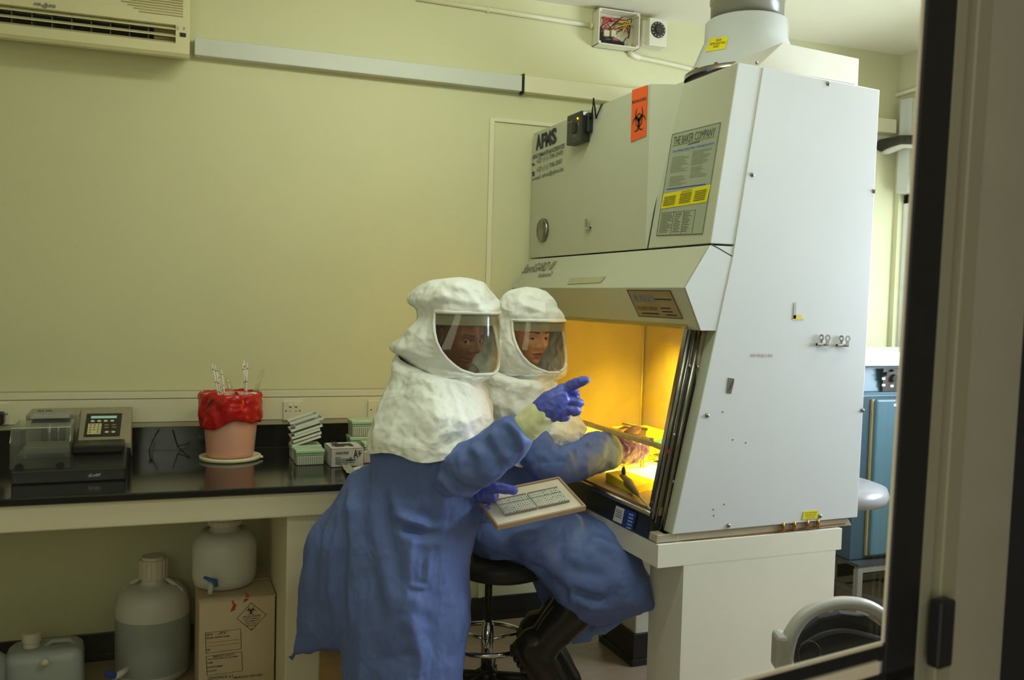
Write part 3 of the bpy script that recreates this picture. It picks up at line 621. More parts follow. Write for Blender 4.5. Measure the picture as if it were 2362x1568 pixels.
for q in ((1667, 950), (1720, 1021), (1645, 1175), (1670, 1163), (1690, 1014), (1646, 1189)):
    p_ = on(side, *q); L = Lettering(); L.quad([p_+Vector((.003*math.cos(a_), 0, .003*math.sin(a_))) for a_ in (0, 1, 2, 3, 4, 5)], side[1], .001); L.build('paint_chip', rust, cab)
# canopy over the roof and hose collar
pt = [on(plane(y=2.70), *q) for q in ((1722, 152), (1805, 98), (1982, 135), (1982, 205))]
b = MB(); b.prism([Vector((2.0, 2.70, 2.36)), Vector((2.0, 2.70, pt[0].z-.02)), pt[1], pt[2], Vector((pt[2].x, 2.70, 2.36))], (0, 1.15, 0)); b.build('roof_canopy', mat('canopy_white', (216, 214, 206), .35, var=.02), cab, bevel=.003)
MB().lathe([(.006, 0), (.005, .004), (.001, .005)], on(plane(y=2.70), 1745, 145), (0, -1, 0), 12).build('canopy_screw', steel, cab)
DC = Vector((2.30, 3.15, 0))
def dz(py): return on(plane(y=3.15), 1712, py).z
ct = MB().lathe([(.235, dz(175)), (.215, dz(152)), (.172, dz(98)), (.170, dz(55)), (.166, dz(52)), (.160, dz(50))], DC, UP, 56, caps=False).build('exhaust_transition', mat('transition_white', (196, 200, 200), .18, var=.02), cab, True)
MB().lathe([(.25, dz(186)), (.25, dz(176)), (.225, dz(172))], DC, UP, 56, caps=False).build('collar_flange', steel, cab, True)
for q in range(14):
    an = 2*PI*q/14; MB().lathe([(.007, 0), (.007, .008)], DC+Vector((.24*math.cos(an), .24*math.sin(an), dz(176))), UP, 8).build('flange_bolt', rust, cab)
Q = [(1638, 88), (1680, 84), (1673, 112), (1626, 120)]
# label wrapped on the cone
Vv = []; Ff = []
def cone_pt(u, v):
    x, y = lerp2(Q, u, v); r_ = ray(x, y); z_ = dz(y)
    for _ in range(6):
        rad = .172+(.215-.172)*max(0, (dz(98)-z_)/(dz(98)-dz(152)))+.002 if z_ < dz(98) else .174
        a_ = r_.x**2+r_.y**2; b_ = -2*(r_.x*DC.x+r_.y*DC.y); c_ = DC.x**2+DC.y**2-rad**2; dd = b_*b_-4*a_*c_
        t_ = (-b_-math.sqrt(max(dd, 0)))/(2*a_); z_ = H+r_.z*t_
    return CAMPOS+r_*t_
for i in range(9):
    for j in range(5): Vv.append(cone_pt(i/8, j/4))
for i in range(8):
    for j in range(4): Ff.append((i*5+j, i*5+j+1, (i+1)*5+j+1, (i+1)*5+j))
pl_ = mesh('port_label', Vv, Ff, yellow, cab)
L = Lettering()
for t_, u0_, u1_, v0_, v1_ in (('DOP', .38, .66, .12, .32), ('INTRODUCTION', .12, .9, .38, .56), ('PORT', .34, .64, .62, .8)):
    V_, F_ = text_shape(t_, .01); L.mb.add([cone_pt(u0_+(u1_-u0_)*x, v1_+(v0_-v1_)*y)-AWAY*.002 for x, y in V_], F_)
L.build('port_print', mat('port_ink', (110, 92, 10), .6), pl_)
# exhaust duct above
b = MB().lathe([(.150, dz(56)), (.150, CEIL)], DC, UP, 56)
t = thing('exhaust_duct', 'grey plastic exhaust pipe rising from the cabinet top to the ceiling', 'duct', DC+UP*dz(56))
b.build('pipe', mat('grey_pvc', (136, 134, 122), .22, var=.04, scale=5), t, True)
b = MB()
for zz in (dz(2)-.012, dz(2)+.0): b.lathe([(.150, zz), (.155, zz+.004), (.150, zz+.008)], DC, UP, 56)
b.build('joint_bead', mat('grey_pvc_light', (166, 164, 152), .3), t, True)

# small black alarm unit hanging on the control box
aq = [on(plane(x=1.672), *q) for q in ((1308, 268), (1341, 254), (1340, 322), (1309, 335))]
yA, yB = aq[0].y, aq[1].y; zA, zB_ = aq[3].z, aq[0].z
t = thing('alarm_unit', 'small black alarm unit with a lit amber lamp on cabinet front', 'alarm', (1.69, (yA+yB)/2, zA))
MB().box((1.672, yB, zA), (1.717, yA, zB_)).build('housing', mat('black_case', (34, 34, 32), .35), t, bevel=.004)
MB().box((1.690, yB-.028, zA+.035), (1.716, yB, zB_-.01)).build('power_plug', blackpl, t, bevel=.005)
af = plane(x=1.672)
decal(plane(y=yB), ((1345, 257), (1366, 259), (1366, 266), (1345, 265)), paperw, 'white_tag', t, .001)
p_ = on(af, 1333, 273); MB().ball(p_, .005, seg=10, rings=6).build('amber_lamp', mat('amber_light', (255, 140, 20), .4, emit=(255, 130, 10), estr=5), t, True)
MB().box((1.664, on(af, 1330, 0).y-.008, on(af, 0, 318).z if False else on(af, 1328, 306).z), (1.673, on(af, 1330, 290).y+.008, on(af, 1328, 282).z)).build('slide_switch', darkline, t, bevel=.002)
L = Lettering(); L.px(af, 'TIME', (1322, 320), (1331, 316), (1322, 313)); L.build('case_lettering', mat('case_ink', (130, 124, 110), .5), t); L = Lettering(); L.qpx(af, [(1312, 283), (1322, 279), (1322, 281), (1312, 285)]); L.build('case_mark', mat('case_ink', (130, 124, 110), .5), t); L = Lettering(); L.qpx(af, [(1334, 285), (1338, 283), (1338, 286), (1334, 288)]); L.build('case_mark', mat('case_ink', (130, 124, 110), .5), t)
cz = on(plane(x=1.70), 1385, 238)
pts = [Vector((1.70, yB-.028, zA+.09)), Vector((1.698, yB-.05, zA+.11)), Vector((1.70, yB-.055, zA+.17)), Vector((1.705, yB-.075, 2.36)), Vector((1.712, yB-.105, 2.412)), Vector((1.76, yB-.11, 2.42))]
MB().tube(pts, .004, 8).build('cable', blackpl, t, True)

# bulldog clips
def bulldog(pos, n, e, label, sz=1.0, rot=0.0):
    """letter clip: spring barrel jaws and two round-eyed handles; n out of the panel, e along its width"""
    t = thing('bulldog_clip', label, 'clip', pos); n = Vector(n); e = Vector(e); u_ = n.cross(e).normalized(); u_ = u_ if u_.z > 0 else -u_
    s_ = sz
    MB().obox(pos+n*.004*s_, e, u_, n, .020*s_, .003*s_, .004*s_).tube([pos-e*.02*s_+n*.007*s_+u_*.0, pos+e*.02*s_+n*.007*s_], .005*s_, 10).build('jaw', chrome, t)
    for k, (dx, dn) in enumerate(((-.004, .004), (.010, .016))):
        c = pos+e*dx*s_+n*dn*s_+u_*.020*s_
        b = MB(); an = [2*PI*i/20 for i in range(20)]
        V = []
        for a_ in an:
            for rr in (.0045, .010):
                for nn in (0, .0012): V.append(c+e*rr*s_*math.cos(a_)+u_*rr*s_*math.sin(a_)+n*nn*s_)
        Fq = []
        for i in range(20):
            j = (i+1) % 20
            Fq += [(i*4, j*4, j*4+2, i*4+2), (i*4+1, i*4+3, j*4+3, j*4+1), (i*4, i*4+1, j*4+1, j*4), (i*4+2, j*4+2, j*4+3, i*4+3)]
        b.add(V, Fq); b.obox(c-u_*.0135*s_, e, u_, n, .0055*s_, .006*s_, .0008*s_); b.build('handle', steel if k else chrome, t)
    return t
bulldog(on(side, 1893, 794)+Vector((0, -.001, 0)), (0, -1, 0), (1, 0, 0), 'left chrome bulldog clip stuck to the cabinet side', 1.2)
bulldog(on(side, 1939, 796)+Vector((0, -.001, 0)), (0, -1, 0), (1, 0, 0), 'right chrome bulldog clip stuck to the cabinet side', 1.2)
bulldog(on(bf, 1359, 526)+Vector((-.001, 0, 0)), (-1, 0, 0), (0, -1, 0), 'old metal bulldog clip on grey-green cabinet front', 1.25)
# ================================================================== BENCHES
def wy(x): return WO.y - math.tan(WA)*x          # wall surface y at x
# left bench
BX1 = 1.02
def bf_y(x): return 3.262 - math.tan(WA)*x
b = MB(); b.hexa([(XL, bf_y(XL), .874), (BX1, bf_y(BX1), .874), (BX1, wy(BX1)-.02, .874), (XL, wy(XL)-.02, .874)], [(XL, bf_y(XL), .9), (BX1, bf_y(BX1), .9), (BX1, wy(BX1)-.02, .9), (XL, wy(XL)-.02, .9)])
place(b.build('worktop', blacktop, bevel=.005), 'glossy black worktop along the back wall carrying the lab equipment', 'worktop')
b = MB(); b.wbox(XL, BX1, .001, .02, .874, zd-.002); place(b.build('splashback', blacktop, bevel=.001), 'black polished upstand behind the worktop, under the socket trunking', 'splashback')
XLB = XL+.01
t = thing('masonry_bench', 'cream painted masonry bench under black worktop, with one pier', 'bench', (.0, 3.7, 0))
b = MB(); o_ = .012; b.hexa([(XLB, bf_y(XL)+o_, .783), (BX1, bf_y(BX1)+o_, .783), (BX1, wy(BX1)-.002, .783), (XLB, wy(XL)-.002, .783)], [(XLB, bf_y(XL)+o_, .873), (BX1, bf_y(BX1)+o_, .873), (BX1, wy(BX1)-.002, .873), (XLB, wy(XL)-.002, .873)])
b.build('slab', masonry, t, bevel=.006)
px0 = on(plane(y=3.27), 661, 1300).x; px1 = on(plane(y=3.27), 742, 1300).x
MB().box((px0, bf_y(.5)+.03, 0), (px1, wy(.55)-.01, .782)).build('pier', masonry, t, bevel=.006)
MB().box((px0-.012, bf_y(.5)+.018, 0), (px1+.012, wy(.55)-.04, .06)).build('pier_skirting', blacks, t)
# cabinet plinth
t = thing('masonry_plinth', 'white painted masonry plinth carrying the safety cabinet on thick legs', 'plinth', (1.95, 3.2, 0))
MB().box((1.553, 2.497, .722), (2.325, wy(2.33)-.004, .799)).build('slab', whitep, t)
MB().box((1.655, 2.4975, 0), (2.300, 2.71, .7219)).build('leg', whitep, t)
MB().box((1.98, 3.35, 0), (2.30, 3.62, .7215)).build('leg', whitep, t, bevel=.006)
b = MB(); b.box((1.966, 3.336, 0), (2.3, 3.635, .14)); b.box((1.955, 3.326, 0), (2.3, 3.64, .03)); b.build('leg_skirting', blacks, t, bevel=.003)
b = MB(); b.box((2.301, 2.52, .0), (2.312, 3.9, .10)); b.build('leg_skirting', blacks, t)

# ================================================================== ON THE BLACK WORKTOP
Z9 = .9006
washg = mat('putty_appliance', (150, 142, 122), .45, var=.03)
washd = mat('washer_black', (30, 31, 36), .35, var=.1)
acryl = clear('clear_acrylic', (236, 240, 238), .06, .03, .05, (200, 200, 196))
t = thing('plate_washer', 'putty and black microplate washer with keypad and clear cover on the worktop', 'lab instrument', (-.27, 3.7, Z9))
def yq(y, *qs): return [on(plane(y=y), *q) for q in qs]
xa, xb = yq(3.50, (25, 1100), (290, 1100)); xa, xb = xa.x, xb.x
b = MB(); b.prism([(xa, 3.50, Z9), (xa, 3.50, Z9+.048), (xa, 3.60, Z9+.085), (xa, 3.92, Z9+.085), (xa, 3.92, Z9)], (xb-xa, 0, 0)); b.build('base', washd, t, bevel=.005)
pl35 = plane(y=3.499)
L = Lettering(); L.px(pl35, 'ELx405', (203, 1100), (230, 1098), (203, 1093), .02, .002, .15); L.build('model_lettering', mat('silver_ink', (190, 190, 190), .5), t)
# control housing: sloped keypad face
hl, hr = on(plane(y=3.72), 178, 1023).x, on(plane(y=3.72), 290, 1022).x; zf = on(plane(y=3.72), 235, 1022).z; ztp = on(plane(y=3.88), 240, 946).z
b = MB(); b.prism([(hl, 3.72, Z9+.08), (hl, 3.72, zf), (hl, 3.88, ztp), (hl, 3.98, ztp), (hl, 3.98, Z9+.0)], (hr-hl+.018, 0, 0)); b.build('control_housing', washg, t, bevel=.004)
hb = on(plane(y=3.88), 66, 946).x; tz = on(plane(y=3.80), 60, 975).z
b = MB(); b.prism([(hb, 3.80, Z9+.085), (hb, 3.80, tz+.03), (hb, 3.88, ztp), (hb, 3.98, ztp), (hb, 3.98, Z9)], (hl-hb, 0, 0)); b.build('rear_housing', washg, t, bevel=.004)
kn = Vector((0, -(ztp-zf), .16)).normalized(); kpl = (Vector((0, 3.72, zf)), kn)
Q = [(201, 955), (282, 954), (276, 1006), (193, 1008)]
kp = decal(kpl, Q, mat('keypad_black', (44, 42, 38), .35), 'keypad', t, .001, .002)
def kq(u0, v0, u1, v1, off=.0045, L=None): L.qpx(kpl, [lerp2(Q, u0, v0), lerp2(Q, u1, v0), lerp2(Q, u1, v1), lerp2(Q, u0, v1)], off)
L = Lettering(); kq(.13, .12, .86, .23, L=L); L.build('display', mat('lit_display', (170, 200, 200), .3, emit=(120, 160, 160), estr=.3), kp)
L = Lettering(); kq(.08, .45, .46, .92, L=L); L.build('number_pad', mat('pad_cream', (206, 196, 150), .4), kp)
for i in range(3):
    for j in range(4):
        if j == 3 and i == 1: continue
        L = Lettering(); u, v = .13+.11*i, .49+.105*j; kq(u, v, u+.05, v+.05, .0052, L); L.build('pad_key', mat('pad_mark', (120, 112, 84), .5), kp)
for u, v in [(.16+.185*k, .35) for k in range(4)]+[(.6, .84), (.78, .84)]:
    c_ = on(kpl, *lerp2(Q, u+.03, v)); MB().lathe([(.0075, 0), (.0075, .003)], c_+kn*.003, kn, 16, sx=1, sy=.7, xd=(1, 0, 0)).build('round_key', mat('key_cream', (216, 206, 166), .4), kp)
for u, v in ((.54, .49), (.74, .49), (.54, .6), (.76, .6)):
    L = Lettering(); kq(u, v, u+.12, v+.06, .0045, L); L.build('small_key', mat('key_grey', (130, 124, 104), .4), kp)
L = Lettering(); kpl2 = kpl; L.px(kpl2, 'BIO-TEK', (88, 951), (122, 951), (88, 947), .03, .003); L.build('maker_lettering', ink, t)
# manifold tower behind the cover
m0, m1 = on(plane(y=3.74), 95, 1034).x, on(plane(y=3.74), 150, 1034).x; mz0 = on(plane(y=3.74), 120, 1034).z; mz1 = on(plane(y=3.74), 120, 974).z
MB().box((m0, 3.74, mz0), (m1, 3.80, mz1)).build('manifold_tower', washd, t, bevel=.003)
b = MB(); b.tube([((m0+m1)/2-.012, 3.735, mz0+.02), ((m0+m1)/2-.012, 3.735, mz1)], .006, 10); b.tube([((m0+m1)/2+.018, 3.735, mz0+.03), ((m0+m1)/2+.018, 3.735, mz1-.01)], .003, 8); b.build('guide_rod', chrome, t, True)
for x_ in (m0+.01, m1-.01): MB().lathe([(.008, 0), (.007, .012)], (x_, 3.74, mz0+.012), (0, -1, 0), 14).build('thumb_screw', brass, t)
c0, c1 = on(plane(y=3.64), 50, 1050).x, on(plane(y=3.64), 166, 1050).x
b = MB(); b.box((c0+.01, 3.60, Z9+.088), (c1, 3.74, Z9+.115)); b.build('manifold', washg, t, bevel=.004)
b = MB(); b.box((c0, 3.575, Z9+.078), (c1, 3.70, Z9+.092)); b.build('plate_carrier', mat('carrier_blue_black', (48, 54, 70), .3), t, bevel=.003)
for x_ in (c0+.02, c1-.012): MB().lathe([(.006, 0), (.006, .006)], (x_, 3.575, Z9+.085), (0, -1, 0), 12).build('carrier_screw', brass, t)
r0, r1 = on(plane(y=3.60), 168, 1060).x, on(plane(y=3.60), 286, 1060).x
b = MB(); b.box((r0, 3.58, Z9+.088), (r1, 3.715, Z9+.118)); b.build('priming_trough', blackpl, t, bevel=.006)
# clear cover: bent acrylic sheet, front, top and side
q0, q1 = on(plane(y=3.52), 23, 1090).x, on(plane(y=3.52), 161, 1090).x
z0_, z1_ = Z9+.052, on(plane(y=3.56), 100, 987).z
pr = [(3.515, z0_), (3.52, z1_-.06), (3.54, z1_-.01), (3.56, z1_), (3.76, z1_+.004)]
V = []; Fq = []
for (y_, z_) in pr: V += [(q0, y_, z_), (q1, y_, z_)]
for i in range(4): Fq.append((2*i, 2*i+1, 2*i+3, 2*i+2))
cv = mesh('clear_cover', V, Fq, acryl, t, solid=.003)
for x_ in (q0, q1):
    mesh('cover_side', [(x_, y_, z_) for y_, z_ in pr]+[(x_, 3.76, z0_+.05), (x_, 3.62, z0_)], [tuple(range(7))], acryl, t, solid=.003)
b = MB().tube([(q0, 3.517, z1_-.045), (q0, 3.558, z1_+.001), (q1, 3.558, z1_+.001), (q1, 3.517, z1_-.045)], .0018, 6); b.build('cover_edge', mat('acrylic_edge', (196, 196, 186), .2), t)
for x_ in (q0+.03, q1-.03): MB().lathe([(.013, 0), (.013, .006)], (x_, 3.508, z0_+.01), (0, -1, 0), 18).build('rubber_button', blackpl, t)
# microplate on top of the washer
a0, a1 = on(plane(y=3.80), 76, 966).x, on(plane(y=3.80), 165, 966).x; wz = z1_+.012
t = thing('microplate', 'clear 96-well microplate lying on top of the plate washer', 'microplate', ((a0+a1)/2, 3.77, wz))
MB().box((a0, 3.72, wz), (a1, 3.80, wz+.012)).build('plate_body', mat('clear_polystyrene', (196, 190, 186), .2, trans=.4, var=.02), t, bevel=.002)
b = MB()
for i in range(12):
    for j in range(8): b.lathe([(.0028, 0), (.0028, .001)], (a0+.006+(a1-a0-.012)*i/11, 3.727+.0665*j/7, wz+.012), UP, 8)
wl = b.build('wells', mat('well_shadow', (150, 140, 150), .3), t); wl['kind'] = 'stuff'

# cables hanging down in front of the upstand
for i, (pts, lab) in enumerate(((((366, 992), (352, 1018), (344, 1036), (346, 1062), (350, 1090)), 'thin black cable looping down the upstand beside the plate washer'), (((398, 992), (410, 1030), (428, 1062), (436, 1096)), 'thin black cable lying across the worktop left of the red-lined bucket'))):
    q = [on((WO+WN*(.028+.06*k*(k > 1)), WN), *p_) for k, p_ in enumerate(pts)]; q = [Vector((p_.x, p_.y, max(p_.z, .904))) for p_ in q]
    place(MB().tube(q, .0025, 6).build('cable', blackpl, smooth=True), lab, 'cable')

# bucket with red liner
bc = Vector((.302, 3.85, Z9))
t = thing('waste_bucket', 'translucent pink-tinted plastic bucket lined with a red waste bag', 'bucket', bc+UP*.012)
MB().lathe([(.086, .012), (.092, .014), (.096, .03), (.104, .12), (.112, .22), (.115, .262), (.119, .264), (.119, .27), (.112, .27), (.108, .22), (.095, .03), (.001, .02)], bc, UP, 56, caps=False).build('pail', mat('milky_plastic', (232, 172, 152), .3, trans=.0, var=.05, sss=.0), t, True)
ld = thing('bucket_lid', 'cream round lid lying upside down under the red-lined bucket', 'lid', bc)
MB().lathe([(.118, 0), (.123, .002), (.124, .014), (.118, .016), (.113, .0115), (.001, .0115)], bc, UP, 56).build('lid_disc', mat('lid_cream', (228, 218, 184), .4), ld, True)
MB().obox(bc+Vector((.119, -.03, .008)), (1, 0, 0), (0, 1, 0), UP, .010, .010, .004).build('pull_tab', mat('lid_cream', (228, 218, 184), .4), ld, bevel=.002)
def red_bag():
    N, M = 96, 26; V = []; Fq = []
    for j in range(M+1):
        s = j/M
        for i in range(N):
            a = 2*PI*i/N; ca, sa = math.cos(a), math.sin(a)
            drop = .115+.010*math.sin(a*2+1.0)+.005*math.sin(5*a)+.02*max(0, -ca)
            if s < .25: rr = .108+.006*s/.25; zz = .235+.038*s/.25
            elif s < .35: u = (s-.25)/.1; rr = .114+.009*math.sin(u*PI/2); zz = .273+.006*math.sin(u*PI)
            else: u = (s-.35)/.65; rr = .123-.008*u+.004*math.sin(u*PI); zz = .273-drop*u
            n_ = noise.noise(Vector((ca*3, sa*3, s*3+2)))*.010+noise.noise(Vector((ca*8, sa*8, s*9)))*.005
            rr += (n_ if s > .3 else n_*.4)+ (.006*abs(math.sin(a*7+s*4)) if s > .35 else 0); zz += n_*.6
            V.append(bc+Vector((rr*ca, rr*sa, zz)))
    for j in range(M):
        for i in range(N):
            i2 = (i+1) % N; Fq.append((j*N+i, j*N+i2, (j+1)*N+i2, (j+1)*N+i))
    return V, Fq
V, Fq = red_bag(); bag = mesh('bin_liner', V, Fq, mat('red_polythene', (196, 22, 26), .22, var=.12, scale=20, bump=.3, bscale=40), t, True, solid=.0015)
q = [on(plane(y=3.735), *p_) for p_ in ((474, 948), (482, 928), (496, 916), (484, 934))]; sk = MB().prism(q, (0, -.001, 0)).build('black_print_stripe', blackpl, bag)
gl = mat('clear_pipette_plastic', (236, 236, 230), .15, trans=.0, var=.02); redr = mat('red_band', (190, 50, 36), .5)
for i, (bx_, by_, tx, ty, r_, lab) in enumerate(((508, 930, 489, 838, .004, 'leftmost'), (512, 930, 496, 842, .004, 'second from left'), (516, 930, 502, 860, .0045, 'shorter, in the left bunch'), (520, 930, 511, 852, .0035, 'right of the left bunch'), (569, 930, 560, 838, .004, 'left of the upright pair'), (571, 930, 563, 830, .0045, 'tallest, upright'), (566, 930, 571, 836, .0035, 'right of the upright pair'))):
    yb_ = 3.83+.012*(i % 3); a_ = on(plane(y=yb_), bx_, by_); c_ = on(plane(y=yb_+.015), tx, ty); a_ = a_+(a_-c_)*.6
    t = thing('serological_pipette', 'clear graduated pipette with red bands in red-lined bucket, '+lab, 'pipette', a_, 'used pipettes in the bucket')
    MB().tube([a_, a_.lerp(c_, .88), a_.lerp(c_, .92), c_], [r_, r_, r_*.6, r_*.45], 10).build('tube', gl, t, True)
    for f_ in (.90, .70, .55): MB().tube([a_.lerp(c_, f_), a_.lerp(c_, f_+.012)], r_*1.15, 10).build('colour_band', redr, t, True)
for i, (bx_, by_, tx, ty, r_, lab) in enumerate(((545, 935, 523, 873, .010, 'clear plastic transfer tube leaning left in the red-lined bucket'), (578, 935, 607, 852, .009, 'clear plastic sleeve leaning right out of the red-lined bucket'))):
    a_ = on(plane(y=3.84), bx_, by_); c_ = on(plane(y=3.86), tx, ty); a_ = a_+(a_-c_)*.4
    place(MB().tube([a_, a_.lerp(c_, .9), a_.lerp(c_, .97), c_], [r_, r_, r_*.8, r_*.35], 14).build('plastic_tube', clear('clear_sleeve', (244, 244, 236), .10, .05, .12, (230, 228, 214)) if 'clear_sleeve' not in MATS else MATS['clear_sleeve'], smooth=True), lab, 'tube')
for k in range(3):
    c_ = on(plane(y=3.80), (540, 556, 586)[k], (924, 921, 912)[k]); b = MB(); b.ball(c_, .020, .016, .014, 12, 8)
    for i, v in enumerate(b.V): b.V[i] = v+Vector([noise.noise(v*40+Vector((k*5, a_, 0)))*.008 for a_ in range(3)])
    place(b.build('crumpled_tissue', paperw), ('crumpled white tissue at left of bucket opening', 'crumpled white tissue in middle of bucket opening', 'crumpled white scrap at right rim of bucket')[k], 'tissue')

# tip boxes
tipc = mat('clear_box_plastic', (200, 202, 184), .2, trans=.0, var=.02); tipg = mat('green_box_plastic', (140, 184, 138), .3, trans=.0, var=.03)
def tip_box(x, y, z, label, w_=.118, dp=.085, h_=.062, rz=0.0, group='pipette tip boxes on the worktop'):
    t = thing('tip_box', label, 'tip box', (x, y, z), group); R3 = Matrix.Rotation(rz, 3, 'Z'); ex, ey = R3 @ Vector((1, 0, 0)), R3 @ Vector((0, 1, 0)); c = Vector((x, y, z))
    MB().obox(c+UP*h_*.31, ex, ey, UP, w_/2*.94, dp/2*.94, h_*.31).build('tub', tipc, t, bevel=.004)
    MB().obox(c+UP*h_*.68, ex, ey, UP, w_/2*.97, dp/2*.97, h_*.06).build('tip_rack', tipg, t, bevel=.002)
    MB().obox(c+UP*h_*.88, ex, ey, UP, w_/2, dp/2, h_*.12).build('lid', mat('pale_green_lid', (186, 212, 178), .25, trans=.0, var=.02), t, bevel=.004)
    for k in range(13): MB().obox(c+ex*(w_*.44*(k/6-1))-ey*dp*.475+UP*h_*.30, ex, ey, UP, .0012, .001, h_*.26).build('rib', mat('rib_grey', (150, 152, 136), .3), t)
    return t
tp = on(plane(z=.9), 716, 1073)
tip_box(tp.x, tp.y+.043, Z9, 'green-lidded clear tip box in front, left of the glove box')
sx_ = on(plane(y=3.80), 704, 1000)
tg = tip_box(sx_.x, 3.80, Z9, 'green tip box beneath the slanted stack of clear racks', .125, .10, .060)
for k in range(7):
    z_ = Z9+.078+.0155*k
    t = thing('clear_rack', 'clear empty plastic rack lid in slanted stack behind front tip box, '+('lowest', 'second from bottom', 'third from bottom', 'middle one', 'third from top', 'second from top', 'topmost')[k], 'rack', (sx_.x, 3.80, z_), 'slanted stack of clear lids')
    tl = .30; ex = Vector((math.cos(tl), 0, math.sin(tl))); ez = Vector((-math.sin(tl), 0, math.cos(tl)))
    c = Vector((sx_.x+.002*k*(1 if k % 2 else -1), 3.80, z_))
    b = MB()
    for sgn in (-1, 1): b.obox(c+Vector((0, 1, 0))*.046*sgn, ex, (0, 1, 0), ez, .060, .0015, .005); b.obox(c+ex*.0595*sgn, ex, (0, 1, 0), ez, .0015, .047, .005)
    b.build('rim', mat('clear_rim', (226, 226, 214), .15, trans=.0, var=.02), t)
    MB().obox(c-ez*.004, ex, (0, 1, 0), ez, .059, .046, .0008).build('tray_sheet', acryl, t)
tip_box(on(plane(y=3.90), 835, 990).x, 3.90, Z9, 'lower green tip box at back, half hidden by the white cape', .125, .10, .072)
tip_box(on(plane(y=3.90), 836, 990).x+.004, 3.90, Z9+.0725, 'upper green tip box at back, half hidden by the white cape', .125, .10, .072)
tip_box(on(plane(y=3.70), 866, 1030).x, 3.70, Z9, 'green tip box squeezed between glove box and white cape', .115, .085, .075)
# glove box
g0, g1 = on(plane(z=.9), 764, 1079), on(plane(z=.9), 838, 1074); gx0, gx1 = g0.x, g1.x; gy = (g0.y+g1.y)/2
gzt = on(plane(y=gy), 800, 1034).z; GD = .155
t = thing('glove_box', 'open white cardboard glove dispenser box with black lettering', 'box', ((gx0+gx1)/2, gy+GD/2, Z9))
card = mat('white_card', (206, 198, 196), .6, var=.03); gyb = gy+GD
b = MB(); hx0, hx1, hy0, hy1 = gx0+.026, gx1-.030, gy+.045, gyb-.028
b.box((gx0, gy, Z9), (gx1, gy+.0015, gzt)).box((gx0, gyb-.0015, Z9), (gx1, gyb, gzt)).box((gx0, gy, Z9), (gx0+.0015, gyb, gzt)).box((gx1-.0015, gy, Z9), (gx1, gyb, gzt)).box((gx0, gy, Z9), (gx1, gyb, Z9+.0015))
b.box((gx0, gy, gzt-.0015), (gx1, hy0, gzt)).box((gx0, hy1, gzt-.0015), (gx1, gyb, gzt)).box((gx0, hy0, gzt-.0015), (hx0, hy1, gzt)).box((hx1, hy0, gzt-.0015), (gx1, hy1, gzt)); b.build('carton', card, t)
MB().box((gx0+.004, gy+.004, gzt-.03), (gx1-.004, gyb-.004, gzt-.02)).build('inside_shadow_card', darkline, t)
b = MB(); b.ball(((hx0+hx1)/2+.015, (hy0+hy1)/2-.01, gzt-.012), .018, .016, .010, 12, 8); b.build('glove_tip', mat('glove_lilac', (190, 184, 150), .5), t, True)
fp = plane(y=gy)
L = Lettering(); L.px(fp, 'HIGH FIVE', (774, 1048), (804, 1047), (774, 1042), .03); L.px(fp, 'A+', (815, 1057), (833, 1055), (815, 1037), .02); L.px(fp, 'ALOE', (824, 1042), (835, 1041), (824, 1038), 0)
for k, (u0_, u1_) in enumerate(((773, 786), (773, 806), (773, 812), (773, 818), (773, 808))): L.qpx(fp, [(u0_, 1054.5+3.6*k), (u1_, 1054+3.6*k), (u1_, 1055.4+3.6*k), (u0_, 1056+3.6*k)])
L.qpx(fp, [(798, 1060), (820, 1059), (820, 1061.5), (798, 1062.5)]); L.build('box_print', ink, t)
L = Lettering(); L.qpx(fp, [(804, 1058), (809, 1053), (813, 1058), (809, 1060)]); L.build('green_mark', mat('green_ink', (40, 130, 90), .5), t)
tpn = (Vector((0, 0, gzt)), UP)
L = Lettering(); L.px(tpn, 'HIGH', (764, 1025), (779, 1026), (762, 1019), .03); L.px(tpn, 'FIVE', (767, 1031), (783, 1031), (765, 1026), .03); L.build('top_print', ink, t)
b = MB(); q_ = on(plane(z=.9), 850, 1068); b.box((q_.x-.02, q_.y, Z9), (q_.x+.03, q_.y+.08, Z9+.045)); place(b.build('small_carton', card, bevel=.002), 'small cream carton at right of the glove box', 'box')
def sheet(name, corners, label, cat, m=paperw, z=Z9, wob=.004):
    N = 8; V = []; Fq = []
    for i in range(N+1):
        for j in range(N+1):
            p_ = on(plane(z=z), *lerp2(corners, i/N, j/N)); p_.z = z+.002+wob*(1+noise.noise(p_*14))*(.3+abs(i/N-.5)); V.append(p_)
    for i in range(N):
        for j in range(N): Fq.append((i*(N+1)+j, i*(N+1)+j+1, (i+1)*(N+1)+j+1, (i+1)*(N+1)+j))
    return place(mesh(name, V, Fq, m, None, True, solid=.0012), label, cat)
sheet('paper_sheet', [(812, 1082), (880, 1066), (888, 1084), (822, 1100)], 'white papers lying on worktop behind the standing person', 'paper')
sheet('plastic_wrapper', [(786, 1074), (806, 1076), (820, 1096), (799, 1099)], 'crumpled pale plastic wrapper in front of the glove box', 'wrapper', mat('pale_wrapper', (186, 190, 170), .25), wob=.012)

